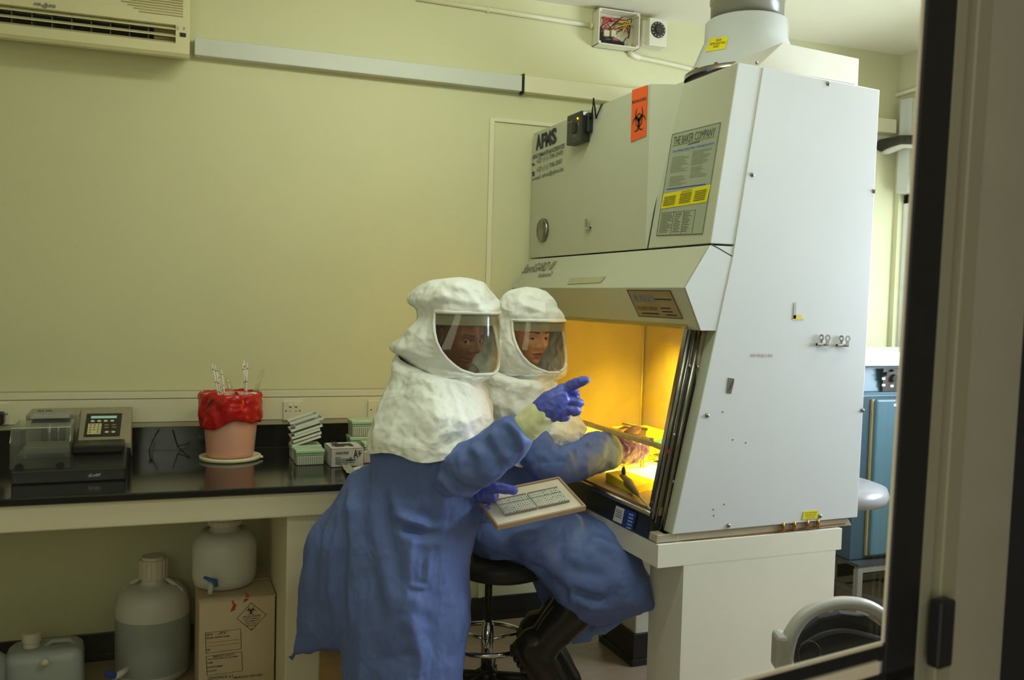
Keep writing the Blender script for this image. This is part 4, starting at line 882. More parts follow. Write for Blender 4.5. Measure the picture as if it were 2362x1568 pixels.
# ================================================================== UNDER THE BENCH
hdpe = mat('milky_bottle_plastic', (212, 210, 202), .35, trans=.0, var=.03, sss=0); liq = mat('carboy_liquid', (160, 166, 164), .4, trans=.0, var=.03)
capw = mat('white_cap', (216, 206, 190), .4)
def carboy(name, label, c, R_, z_sh, z_neck, z_top, rn, liquid=None, spigot=None, handles=True, hidden=False):
    t = thing(name, label, 'carboy', c); hh = z_sh-c.z
    body = [(R_*.80, .0), (R_*.93, .008), (R_, .04), (R_, hh*.80), (R_*.985, hh*.88), (R_*.90, hh), (R_*.68, hh+.035), (rn*1.25, z_neck-c.z-.03), (rn, z_neck-c.z-.015), (rn, z_neck-c.z+.02)]
    MB().lathe(body, c, UP, 48).build('bottle', hdpe, t, True)
    if liquid: MB().lathe([(R_*.9, .01), (R_*1.003, .04), (R_*1.003, liquid-c.z)], c, UP, 48, caps=False).build('liquid', liq, t, True)
    b = MB(); N = 36
    b.lathe([(rn*1.16, z_neck-c.z), (rn*1.16, z_top-c.z-.012), (rn*1.02, z_top-c.z-.012), (rn*1.0, z_top-c.z)], c, UP, N); b.build('cap', capw, t)
    for k in range(N):
        a_ = 2*PI*k/N
        if k % 2 == 0: MB().obox(c+Vector((math.cos(a_), math.sin(a_), 0))*rn*1.17+UP*((z_neck+z_top-.012)/2-c.z), (math.cos(a_), math.sin(a_), 0), (-math.sin(a_), math.cos(a_), 0), UP, .002, .0016, (z_top-.016-z_neck)/2).build('cap_rib', capw, t)
    if handles:
        for s in (-1, 1):
            zz = z_sh
            p_ = [c+LAT*s*rn*1.1+UP*(z_neck-.005-c.z), c+LAT*s*R_*.55+UP*(z_neck-.022-c.z), c+LAT*s*R_*.80+UP*(z_neck-.05-c.z), c+LAT*s*R_*.84+UP*(zz-c.z-.01)]
            MB().tube(p_, [.008, .009, .009, .008], 10).build('handle', hdpe, t, True)
    return t
cc_ = Vector((on(plane(y=3.9), 353, 1450).x, 3.90, 0)); dd = cc_.dot(AWAY)
def zat(c, py): return H-(py-(784-F*math.tan(PIT)+( (CX- (CX+F*(c.dot(LAT)/c.dot(AWAY))))*0)))*0 if False else on((c, -AWAY), CX+F*c.dot(LAT)/c.dot(AWAY)-8, py).z
t = carboy('carboy', 'large translucent carboy of greyish liquid standing on floor under the bench', cc_, 82*dd/F, zat(cc_, 1365), zat(cc_, 1330), zat(cc_, 1281), 26*dd/F, zat(cc_, 1412))
q = on(plane(y=cc_.y-.16), 275, 1556); b = MB().tube([q+Vector((.03, .05, 0)), q, q+Vector((-.02, -.02, 0))], [.012, .014, .012], 12); b.build('spigot', capw, t, True)
MB().obox(q+Vector((-.03, -.02, .012)), (.9, 0, -.35), (0, 1, 0), (.35, 0, .9), .022, .012, .010).build('spigot_handle', bluem, t, bevel=.003)
# carton
kx0, kx1 = on(plane(y=3.52), 459, 1450).x, on(plane(y=3.52), 634, 1450).x; kzt = on(plane(y=3.52), 545, 1380).z
kraft = mat('pale_cardboard', (196, 176, 146), .7, var=.06, scale=6)
t = thing('cardboard_carton', 'pale cardboard shipping carton with hazard diamond, under bench beside pier', 'carton', ((kx0+kx1)/2, 3.73, 0))
MB().box((kx0, 3.52, 0), (kx1, 3.93, kzt-.003)).build('carton_body', kraft, t, bevel=.003)
MB().box((kx0-.002, 3.517, kzt-.003), (kx1+.002, 3.725, kzt)).build('flap', kraft, t); MB().box((kx0-.002, 3.735, kzt-.003), (kx1+.006, 3.935, kzt+.001)).build('flap', kraft, t)
kp_ = plane(y=3.5195); L = Lettering()
def frame(Q, wpx=1.0):
    (a, b2, c, d) = Q; per = [(a, b2), (b2, c), (c, d), (d, a)]
    cxm = sum(p_[0] for p_ in Q)/4; cym = sum(p_[1] for p_ in Q)/4
    for p_, q_ in per:
        def inn(r_): k = wpx/max(6, math.hypot(r_[0]-cxm, r_[1]-cym))*1.4; return (r_[0]+(cxm-r_[0])*k, r_[1]+(cym-r_[1])*k)
        L.qpx(kp_, [p_, q_, inn(q_), inn(p_)], .001)
frame([(579, 1389), (615, 1417), (580, 1454), (546, 1426)], 1.1); frame([(473, 1459), (556, 1450), (557, 1496), (475, 1507)]); frame([(475, 1513), (558, 1502), (560, 1547), (477, 1558)])
hc = on(kp_, 579, 1408); hazard_sign(L, hc, Vector((1, 0, 0)), UP, kp_[1], .020, .001)
for t_, x0, y0, x1, h_ in (('INFECTIOUS SUBSTANCE', 560, 1425, 601, 4), ('IN CASE OF DAMAGE OR', 561, 1430, 600, 3), ('LEAKAGE IMMEDIATELY', 564, 1435, 598, 3), ('NOTIFY PUBLIC', 567, 1440, 594, 3), ('HEALTH AUTHORITY', 568, 1445, 593, 3), ('6', 579, 1452, 582, 5),
                          ('UN N', 476, 1467, 490, 6), ('PROPER SHIPPING NAME:', 476, 1474, 530, 4), ('NET', 477, 1501, 486, 4), ('EMERGENCY CONTACT', 491, 1516, 541, 4), ('PERSON RESPONSIBLE FOR THE SHIPMENT', 480, 1522, 550, 3), ('NAME', 478, 1531, 491, 4), ('PHONE NUMBER', 478, 1541, 514, 4), ('COUNTRY', 478, 1550, 500, 4), ('CRYOPACK 6.2', 479, 1568, 538, 7), ('MARQUE DEPOSES', 540, 1566, 605, 6)):
    sl = -.11; L.px(kp_, t_, (x0, y0), (x1, y0+sl*(x1-x0)), (x0, y0-h_), .01, .001)
L.px(kp_, '2814', (500, 1464), (518, 1462), (502, 1457), 0, .001, .3)
for yy in (1482, 1490): L.qpx(kp_, [(477, yy+.4), (553, yy-8), (553, yy-7.5), (477, yy+.9)], .001)
L.build('carton_print', mat('carton_ink', (58, 50, 44), .7), t)
L = Lettering()
for (cx_, cy_) in ((538, 1400), (568, 1378)):
    for k in range(4): L.qpx(kp_, [(cx_-7+2*k, cy_+8-4*k), (cx_+4+k, cy_+3-3.6*k), (cx_+5+k, cy_+5-3.6*k), (cx_-6+2*k, cy_+11-4*k)], .001)
    L.qpx(kp_, [(cx_-4, cy_-14), (cx_-1, cy_-16), (cx_+4, cy_-6), (cx_+1, cy_-4)], .001)
L.build('red_emblem', mat('faded_red_ink', (168, 44, 44), .7), t)
# carboy on the carton
c2 = Vector((on(plane(y=3.72), 518, 1300).x, 3.72, kzt+.002)); dd = c2.dot(AWAY)
t = carboy('carboy', 'milky carboy with blue tap standing on the cardboard carton', c2, 72*dd/F, zat(c2, 1238), zat(c2, 1208), zat(c2, 1190), 32*dd/F, None, None, False)
q = on(plane(y=c2.y-.135), 487, 1352); MB().tube([q+Vector((0, .05, .012)), q+Vector((0, 0, .01)), q+Vector((-.004, -.01, -.028))], [.012, .013, .009], 12).build('spigot', mat('spigot_white', (206, 206, 200), .4), t, True)
b = MB(); b.tube([q+Vector((-.028, -.012, .042)), q+Vector((-.008, -.014, .032)), q+Vector((.014, -.014, .024)), q+Vector((.018, -.010, .002))], [.006, .008, .010, .007], 8); b.build('spigot_handle', mat('tap_blue', (28, 96, 160), .4), t, True)
# small jerrycan and neighbour
def jerry(c, w_, dp, h_, label):
    t = thing('jerrycan', label, 'jerrycan', c); n = 40; rows = [(0, .9), (.01, .97), (.03, 1), (h_*.80, 1), (h_*.92, .96), (h_*.985, .84), (h_, .60)]; V = []; Fq = []
    for z_, s in rows:
        for i in range(n):
            a_ = 2*PI*i/n; ca, sa = math.cos(a_), math.sin(a_); V.append(c+Vector((w_/2*s*math.copysign(abs(ca)**.4, ca), dp/2*s*math.copysign(abs(sa)**.4, sa), z_)))
    for j in range(len(rows)-1):
        for i in range(n): i2 = (i+1) % n; Fq.append((j*n+i, j*n+i2, (j+1)*n+i2, (j+1)*n+i))
    Fq += [tuple(range(n-1, -1, -1)), tuple((len(rows)-1)*n+i for i in range(n))]
    mesh('can_body', V, Fq, mat('blue_milky_plastic', (168, 174, 172), .35, trans=.0, var=.03), t, True)
    cn = c+Vector((-w_*.17, 0, h_)); MB().lathe([(.030, -.03), (.028, -.01), (.028, .025)], cn, UP, 28).build('neck', hdpe, t, True)
    MB().lathe([(.033, .02), (.033, .052), (.028, .056)], cn, UP, 28).build('cap', capw, t)
    return t, cn
c3 = Vector((on(plane(y=3.78), 104, 1520).x, 3.78, 0)); h3 = on(plane(y=3.78), 104, 1487).z
t, cn = jerry(c3, .27, .20, h3, 'small translucent jerrycan with white cap under left end of bench')
MB().tube([cn+Vector((.04, 0, -.012)), cn+Vector((.07, 0, .012)), cn+Vector((.13, 0, .010)), cn+Vector((.155, 0, -.02))], .010, 10).build('handle', mat('blue_milky_plastic', (150, 160, 160)), t, True)
q = on(plane(y=3.66), 103, 1530); MB().tube([q+Vector((0, .03, 0)), q], [.012, .014], 12).build('spigot', capw, t, True)
c4 = Vector((on(plane(y=3.7), -72, 1520).x, 3.70, 0)); jerry(c4, .24, .2, h3, 'translucent jerrycan just showing at left edge under the bench')

# ================================================================== INSIDE THE CABINET
ZW = .9012
yel = mat('yellow_foam', (236, 206, 20), .5, var=.03); yelw = mat('yellow_rack_plastic', (232, 170, 30), .4, var=.05)
sheet('absorbent_sheet', [(1352, 1086), (1470, 1040), (1530, 1090), (1512, 1165)], 'white absorbent sheet covering the cabinet work surface', 'sheet', paperw, ZW-.001, .001)
def blk(z0, z1, quad, name, label, cat, m, bevel=.004):
    q = [on(plane(z=z1), *p_) for p_ in quad]; lo = [Vector((p_.x, p_.y, z0)) for p_ in q]
    return place(MB().hexa(lo[::-1], q[::-1]).build(name, m, bevel=bevel), label, cat)
ZS = ZW+.004
blk(ZS, ZS+.035, [(1397, 1089), (1436, 1083), (1512, 1108), (1460, 1121)], 'foam_block', 'bright yellow foam block on the work surface behind the electrical plug', 'foam block', yel)
def rack(quad, z0, h_, label, nx=7, ny=4):
    t = thing('tube_rack', label, 'tube rack', on(plane(z=z0), *lerp2(quad, .5, .5)), 'wire-like tube racks in the cabinet')
    def pt(u, v, z): p_ = on(plane(z=z0), *lerp2(quad, u, v)); return Vector((p_.x, p_.y, z))
    for z in (z0+h_, z0+h_*.4):
        b = MB()
        for i in range(nx+1): b.tube([pt(i/nx, 0, z), pt(i/nx, 1, z)], .0022, 6)
        for j in range(ny+1): b.tube([pt(0, j/ny, z), pt(1, j/ny, z)], .0022, 6)
        b.build('grid_shelf', yelw, t)
    for u, v in ((0, 0), (1, 0), (1, 1), (0, 1)): MB().tube([pt(u, v, z0), pt(u, v, z0+h_)], .004, 8).build('post', yelw, t)
    return t
rack([(1400, 1073), (1440, 1063), (1478, 1077), (1440, 1085)], ZS, .045, 'yellow tube rack nearest the glass edge, behind foam block')
rack([(1445, 1062), (1490, 1051), (1526, 1068), (1484, 1078)], ZS+.001, .05, 'yellow tube rack in the middle, left of the steel track')
rack([(1494, 1050), (1518, 1044), (1550, 1058), (1529, 1066)], ZS+.002, .055, 'yellow tube rack farthest back beside the teal tub')
for i, (x_, y_, h_, lab) in enumerate(((1464, 1062, .05, 'orange-capped sample tube at left in a rack'), (1500, 1062, .085, 'tall yellow sample tube with blue cap behind racks'))):
    p_ = on(plane(z=ZS), x_, y_); t = thing('sample_tube', lab, 'tube', p_)
    MB().lathe([(.006, 0), (.010, .008), (.010, h_)], p_, UP, 16).build('tube_body', yelw, t, True); MB().lathe([(.012, h_), (.012, h_+.016)], p_, UP, 16).build('cap', bluem if i else mat('orange_cap', (230, 120, 20), .4), t)
blk(ZW, ZW+.075, [(1498, 1018), (1532, 1010), (1560, 1022), (1534, 1032)], 'teal_tub', 'teal plastic tub on the work surface near the steel track', 'tub', mat('teal_plastic', (24, 92, 132), .4))
pb = on(plane(y=3.86), 1482, 1000); pc = on(plane(y=3.86), 1519, 1000)
t = thing('yellow_box', 'yellow box on white base at back corner of the work surface', 'box', ((pb.x+2.32)/2, 3.86, ZW))
x0_ = 2.12; MB().box((x0_, 3.68, ZW), (2.33, 3.90, ZW+.018)).build('base', paperw, t, bevel=.003); MB().box((x0_+.005, 3.685, ZW+.018), (2.325, 3.895, ZW+.075)).build('body', yel, t, bevel=.004)
# plug with ring pull and flex on the grille
pg = on(plane(x=1.66), 1438, 1124); pg = Vector((1.655, pg.y, .918)); pe = on(plane(z=.925), 1474, 1145)
t = thing('electrical_plug', 'old brown electrical plug with ring pull lying on the front grille', 'plug', pg)
dp = (pe-pg); dp.z = 0; dl = dp.length; dp.normalize(); sd = UP.cross(dp); pg = pg+UP*.002
V = MB(); V.tube([pg+UP*.014, pg+dp*dl*.4+UP*.015, pg+dp*dl*.8+UP*.010, pg+dp*dl+UP*.006], [.015, .018, .011, .004], 14); V.build('plug_body', mat('old_bakelite', (92, 80, 58), .5, var=.3, scale=60), t, True)
b = MB(); rc = pg+dp*.015+UP*.040; b.tube([rc+dp*.014*math.cos(a_)+UP*.014*math.sin(a_) for a_ in [2*PI*k/20 for k in range(21)]], .005, 8); b.build('ring_pull', mat('old_bakelite_dark', (60, 52, 40), .4), t, True)
MB().lathe([(.016, 0), (.016, .008)], pg-dp*.02+UP*.018, dp, 20).build('clear_disc', acryl, t)
MB().tube([pe+UP*.003, pe+dp*.03+UP*.001, pe+dp*.09-UP*.0, pe+dp*.16-UP*.004], .0035, 8).build('flex', mat('grey_flex', (150, 146, 126), .5), t, True)

# ================================================================== BEHIND AND RIGHT OF THE CABINET
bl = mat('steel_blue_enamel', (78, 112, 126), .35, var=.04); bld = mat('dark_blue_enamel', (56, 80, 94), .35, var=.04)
yb0 = 3.30; bxl = on(plane(y=yb0), 2020, 1000).x; zb0, zb1 = on(plane(y=yb0), 2030, 1290).z, on(plane(y=yb0), 2040, 912).z
t = thing('blue_incubator', 'steel-blue floor incubator with dial panel and white top, behind the cabinet', 'incubator', (bxl+.25, yb0+.25, zb0))
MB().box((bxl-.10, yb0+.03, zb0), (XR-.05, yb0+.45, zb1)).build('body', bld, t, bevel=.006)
MB().box((bxl-.0, yb0, zb0+.02), (XR-.06, yb0+.03, zb1-.02)).build('door', bl, t, bevel=.01)
q_ = on(plane(y=yb0+.02), 2009, 1000).x; MB().box((q_, yb0+.018, zb0+.02), (q_+.012, yb0+.031, zb1-.02)).build('door_seal', mat('seal_yellow', (170, 156, 104), .5), t)
MB().box((bxl-.09, yb0+.04, zb1), (XR-.06, yb0+.44, zb1+.012)).build('neck_strip', bl, t)
z2 = on(plane(y=yb0), 2040, 846).z
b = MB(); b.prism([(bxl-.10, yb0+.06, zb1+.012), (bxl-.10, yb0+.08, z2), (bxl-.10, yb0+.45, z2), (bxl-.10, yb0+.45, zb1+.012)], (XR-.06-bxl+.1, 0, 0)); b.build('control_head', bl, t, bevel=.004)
cpn = plane(y=yb0+.055); cp0, cp1 = on(cpn, 2032, 902), on(cpn, 2140, 849)
MB().box((cp0.x, yb0+.045, cp0.z), (cp1.x, yb0+.062, cp1.z)).build('control_panel', mat('panel_brown_black', (52, 48, 44), .4), t)
for (x_, y_, r_) in ((2060, 868, .012), (2059, 873, .018), (2042, 862, .010), (2056, 854, .006), (2078, 872, .012)):
    MB().lathe([(r_, 0), (r_*.85, .018)], on(plane(y=yb0+.045), x_, y_), (0, -1, 0), 18).build('control_knob', blackpl, t)
for (x_, y_) in ((2038, 888), (2057, 890), (2038, 873), (2076, 889)):
    p_ = on(plane(y=yb0+.045), x_, y_); MB().obox(p_, (1, 0, 0), (0, 1, 0), UP, .010, .002, .006).build('rocker_switch', paperw, t)
p_ = on(plane(y=yb0), 2067, 934); MB().obox(p_, (1, 0, 0), (0, 1, 0), UP, .016, .002, .006).build('door_label', paperw, t)
zt0, zt1 = on(plane(y=yb0), 2040, 836).z, on(plane(y=yb0), 2040, 812).z
b = MB().box((bxl-.13, yb0+.0, z2+.004), (XR-.05, yb0+.46, zt1)); place(b.build('white_slab', mat('white_laminate', (232, 234, 232), .3), bevel=.004), 'white slab lid lying on top of the blue incubator', 'lid')
t = thing('metal_stand', 'grey metal frame stand under the blue incubator', 'stand', (bxl+.2, yb0+.2, 0))
sg = mat('grey_painted_tube', (150, 148, 140), .4, .3)
for x_ in (bxl-.09, bxl+.16, XR-.09):
    for y_ in (yb0-.02, yb0+.42): MB().box((x_-.015, y_-.015, 0), (x_+.015, y_+.015, zb0-.03)).build('leg', sg, t)
for y_ in (yb0-.02, yb0+.42):
    for z_ in (zb0-.045, .11): MB().box((bxl-.10, y_-.012, z_), (XR-.08, y_+.012, z_+.028)).build('rail', sg, t)
MB().box((bxl-.105, yb0-.035, zb0-.017), (XR-.06, yb0+.44, zb0-.002)).build('top_frame', mat('stand_dark', (60, 64, 68), .4), t)
for x_ in (bxl-.10, bxl+.15): MB().box((x_, yb0-.02, .11), (x_+.022, yb0+.42, .135)).build('side_rail', sg, t)
# round silver seat peeping out behind the cabinet
sc = on(plane(y=2.95), 1978, 1128); 
t = thing('round_stool', 'silver-grey round cushioned stool showing behind the cabinet\'s right edge', 'stool', (sc.x, 2.95, 0))
MB().lathe([(.001, sc.z-.05), (.10, sc.z-.05), (.225, sc.z-.03), (.235, sc.z), (.225, sc.z+.03), (.18, sc.z+.045), (.001, sc.z+.05)], (sc.x-.15, 2.95, 0), UP, 44, caps=False).build('seat', mat('silver_vinyl', (146, 144, 148), .3, var=.02), t, True)
MB().tube([(sc.x-.15, 2.95, .03), (sc.x-.15, 2.95, sc.z-.05)], .022, 14).build('pedestal', sg, t, True)
MB().lathe([(.16, 0), (.15, .02), (.03, .035)], (sc.x-.15, 2.95, 0), UP, 36).build('foot_plate', sg, t, True)
# office chair bottom right
D5 = 2.15
grc = mat('silver_chair_plastic', (176, 174, 172), .35, var=.02)
t = thing('office_chair', 'office chair with silver arched back frame in the bottom right corner', 'chair', (P(1920, 1500, D5).x, P(1920, 1500, D5).y, 0))
def cpth(pts): return [P(x_, y_, D5+dd_) for x_, y_, dd_ in pts]
def spline(pts, k=6):
    out = []; n = len(pts)
    for i in range(n-1):
        p0, p1, p2, p3 = pts[max(i-1, 0)], pts[i], pts[i+1], pts[min(i+2, n-1)]
        for j in range(k):
            s = j/k; out.append(.5*((2*p1)+(p2-p0)*s+(2*p0-5*p1+4*p2-p3)*s*s+(3*p1-p0-3*p2+p3)*s*s*s))
    return out+[pts[-1]]
arch = spline(cpth([(1803, 1580, 0), (1810, 1520, 0), (1825, 1462, 0), (1858, 1418, .01), (1905, 1396, .03), (1955, 1390, .05), (2005, 1400, .07), (2045, 1432, .09), (2070, 1490, .10), (2078, 1580, .10)]), 8)
b = MB(); k0 = len(arch)
for i, p_ in enumerate(arch):
    tn = (arch[min(i+1, k0-1)]-arch[max(i-1, 0)]).normalized(); nr = tn.cross(AWAY).normalized(); f_ = i/(k0-1)
    ww_ = .022-.006*math.sin(PI*f_)
    ring = [p_+nr*ww_*math.cos(2*PI*q/14)+AWAY*.018*math.sin(2*PI*q/14) for q in range(14)]; b.V += ring
for i in range(k0-1):
    for q in range(14): q2 = (q+1) % 14; b.F.append((i*14+q, i*14+q2, (i+1)*14+q2, (i+1)*14+q)); b.M.append(0)
b.build('back_frame', grc, t, True)
# back cushion inside the arch
c_ = [(1838, 1590), (1836, 1500), (1850, 1455), (1890, 1425), (1940, 1414), (2000, 1422), (2038, 1450), (2056, 1500), (2062, 1590)]
b = MB(); b.prism([P(x_, y_, D5+.07) for x_, y_ in c_], AWAY*.03); b.build('back_cushion', mat('dark_chair_fabric', (30, 34, 46), .7, var=.1), t, bevel=.008)
pts = spline(cpth([(1850, 1490, .03), (1900, 1462, .03), (1960, 1455, .05), (2040, 1475, .07)]), 6); MB().tube(pts, .006, 8).build('cushion_seam', mat('dark_chair_edge', (66, 72, 84), .5), t, True)
b = MB(); cq = P(1868, 1508, D5+.02); b.tube([cq+LAT*.022*math.cos(2*PI*k/24)+UP*.028*math.sin(2*PI*k/24) for k in range(25)], .006, 8); b.build('adjuster_ring', blackpl, t, True)
b = MB(); b.obox(P(1798, 1500, D5+.01), LAT, AWAY, UP, .014, .03, .045); b.build('arm_bracket', grc, t, bevel=.01)
st = P(1930, 1500, D5+.30); MB().obox(Vector((st.x, st.y, .44)), LAT, AWAY, UP, .24, .22, .035).build('seat', mat('dark_chair_fabric', (30, 34, 46)), t, bevel=.02)
MB().tube([Vector((st.x, st.y, .05)), Vector((st.x, st.y, .40))], .028, 14).build('column', blackpl, t, True)
for k in range(5):
    a_ = 2*PI*k/5+.3; e2 = Vector((math.cos(a_), math.sin(a_), 0)); s2 = Vector((st.x, st.y, .08))
    MB().tube([s2, s2+e2*.27-UP*.02], [.022, .014], 10).build('base_leg', blackpl, t, True)
    MB().lathe([(.026, -.012), (.026, .012)], s2+e2*.27-UP*.053, Vector((-math.sin(a_), math.cos(a_), 0)), 18).build('caster', blackpl, t)
MB().obox(Vector(((st.x+P(1930, 1560, D5+.1).x)/2, (st.y+P(1930, 1560, D5+.1).y)/2, .46)), LAT, AWAY, UP, .03, .16, .008).build('back_support', blackpl, t)
b = MB(); p_ = P(1930, 1560, D5+.11); b.tube([Vector((p_.x, p_.y, .46)), p_+UP*.02], .022, 10).build('back_post', blackpl, t, True)
# ================================================================== PEOPLE
def catmull(rows, m):
    """resample a list of numeric rows smoothly to m rows"""
    R_ = np.array(rows, float); n = len(R_); out = []
    for k in range(m):
        t = k/(m-1)*(n-1); i = min(int(t), n-2); s = t-i
        p0, p1, p2, p3 = R_[max(i-1, 0)], R_[i], R_[i+1], R_[min(i+2, n-1)]
        out.append(.5*((2*p1)+(p2-p0)*s+(2*p0-5*p1+4*p2-p3)*s*s+(3*p1-p0-3*p2+p3)*s*s*s))
    return out
def loft(b, rings, close=True):
    n = len(rings[0]); k = len(b.V)
    for r in rings: b.V += r
    for j in range(len(rings)-1):
        for i in range(n): i2 = (i+1) % n; b.F.append((k+j*n+i, k+j*n+i2, k+(j+1)*n+i2, k+(j+1)*n+i)); b.M.append(0)
    if close:
        b.F.append(tuple(k+i for i in range(n-1, -1, -1))); b.F.append(tuple(k+(len(rings)-1)*n+i for i in range(n))); b.M += [0, 0]
    return b
def rows_solid(b, rows, m=60, n=64, e=1.0):       # rows: (py, pxL, pxR, axis depth, half thickness)
    rg = []
    for py, L_, R2, d, t in catmull(rows, m):
        c = P((L_+R2)/2, py, d); w_ = (R2-L_)/2*d/F
        rg.append([c+LAT*w_*math.copysign(abs(math.cos(a))**e, math.cos(a))+AWAY*t*math.copysign(abs(math.sin(a))**e, math.sin(a)) for a in [2*PI*i/n for i in range(n)]])
    return loft(b, rg)
def cols_solid(b, cols, m=60, n=64):              # cols: (px, pyTop, pyBottom, axis depth, half thickness)
    rg = []
    for px, T_, B_, d, t in catmull(cols, m):
        c = P(px, (T_+B_)/2, d); h_ = (B_-T_)/2*d/F
        rg.append([c+UP*h_*math.sin(a)+AWAY*t*math.cos(a) for a in [2*PI*i/n for i in range(n)]])
    return loft(b, rg)
def limb(b, pts, m=40, n=28):                     # pts: (px, py, depth, radius in px)
    q = catmull([(*P(x, y, d), r*d/F) for x, y, d, r in pts], m)
    return b.tube([Vector(v[:3]) for v in q], [max(v[3], .004) for v in q], n)
def limb3(b, pts, m=24, n=18):
    q = catmull([(*p, r) for p, r in pts], m); return b.tube([Vector(v[:3]) for v in q], [max(v[3], .002) for v in q], n)
def fuse(b, voxel, smooth=4, dec=None):
    """weld overlapping solids into one continuous skin; returns vertex array and faces"""
    me = bpy.data.meshes.new('f'); me.from_pydata(b.V, [], b.F); me.update()
    o = bpy.data.objects.new('f', me); COL.objects.link(o)
    r = o.modifiers.new('r', 'REMESH'); r.mode = 'VOXEL'; r.voxel_size = voxel; r.adaptivity = 0
    s = o.modifiers.new('s', 'SMOOTH'); s.iterations = smooth; s.factor = .6
    dg = bpy.context.evaluated_depsgraph_get(); dg.update()
    ev = bpy.data.meshes.new_from_object(o.evaluated_get(dg))
    V = np.empty(len(ev.vertices)*3); ev.vertices.foreach_get('co', V); V = V.reshape(-1, 3)
    N = np.empty(len(ev.vertices)*3); ev.vertex_normals.foreach_get('vector', N); N = N.reshape(-1, 3)
    Fc = [tuple(p.vertices) for p in ev.polygons]
    bpy.data.objects.remove(o); bpy.data.meshes.remove(me); bpy.data.meshes.remove(ev)
    return V, N, Fc
def proj(V):
    D = V-np.array(CAMPOS); d = D@np.array(CF)
    return CX+F*(D@np.array(CR))/d, CY-F*(D@np.array(CU))/d, d
def seg_dist(V, a, c):
    ab = c-a; t = np.clip(((V-a)@ab)/max(ab@ab, 1e-9), 0, 1); return np.linalg.norm(V-(a+t[:, None]*ab), axis=1), t
def crease(V, N, folds, side=None):
    """raise or sink cloth along drawn fold lines; folds: ([(px,py,d)..], height, width)"""
    H_ = np.zeros(len(V))
    for pts, h_, w_ in folds:
        q = [np.array(P(*p)) for p in pts]; best = np.full(len(V), 9.); bt = np.zeros(len(V)); n = len(q)-1
        for i in range(n):
            dd_, t = seg_dist(V, q[i], q[i+1]); m_ = dd_ < best; best[m_] = dd_[m_]; bt[m_] = (i+t[m_])/n
        tap = np.sin(PI*np.clip(bt*.9+.08, 0, 1))**.6
        H_ += h_*tap*(np.exp(-(best/w_)**2)-.45*np.exp(-((best-1.9*w_)/w_)**2))
    return V+N*H_[:, None]
def ripple(V, N, terms, seed=0):
    """terms: (kind, amplitude, frequency, (sx, sy, sz))"""
    out = np.zeros(len(V)); sd = Vector((seed*7.1, seed*3.3, seed))
    for kind, amp, fr, st in terms:
        st = np.array(st)*fr; Q = V*st
        if kind == 'ridge': out += amp*np.array([1-2.6*abs(noise.noise(Vector(q)+sd)) for q in Q])
        elif kind == 'cell': out += amp*np.array([.5-noise.voronoi(Vector(q)+sd+noise.noise_vector(Vector(q)*.6)*.5)[0][0] for q in Q])
        else: out += amp*np.array([noise.noise(Vector(q)+sd) for q in Q])
    return V+N*out[:, None]

skinD = mat('deep_brown_skin', (122, 74, 54), .42, var=.08, scale=30, bump=.05, bscale=220, sss=.08)
skinM = mat('tan_skin', (228, 160, 122), .45, var=.06, scale=30, bump=.05, bscale=220, sss=.12)
lipD = mat('dark_lips', (122, 62, 58), .35, var=.05); lipM = mat('rose_lips', (170, 90, 80), .4, var=.05)
hairm = mat('black_hair', (18, 15, 14), .5, var=.3, scale=90)
eyew = mat('eye_white', (228, 224, 216), .15, var=.02); iris = mat('dark_iris', (34, 20, 12), .08, var=.1)
tyvek = mat('white_nonwoven_hood', (240, 241, 238), .5, var=.02, scale=20, bump=.08, bscale=60, crinkle=.75, cscale=9)
gownm = mat('blue_surgical_gown', (92, 112, 176), .62, var=.05, scale=60, bump=.08, bscale=260, crinkle=.55, cscale=6, stretch=(1, 1, .6))
glovem = mat('violet_blue_nitrile', (82, 92, 186), .38, var=.05, bump=.12, bscale=90)
glovep = mat('purple_nitrile', (88, 50, 158), .38, var=.06, bump=.15, bscale=90)
visorm = clear('clear_visor', (246, 244, 232), .035, .04, .02, (216, 210, 190))
visorb = mat('smoky_visor_band', (176, 174, 158), .3, alpha=.5, var=.03)
bootm = mat('black_rubber', (20, 19, 18), .3, var=.1)

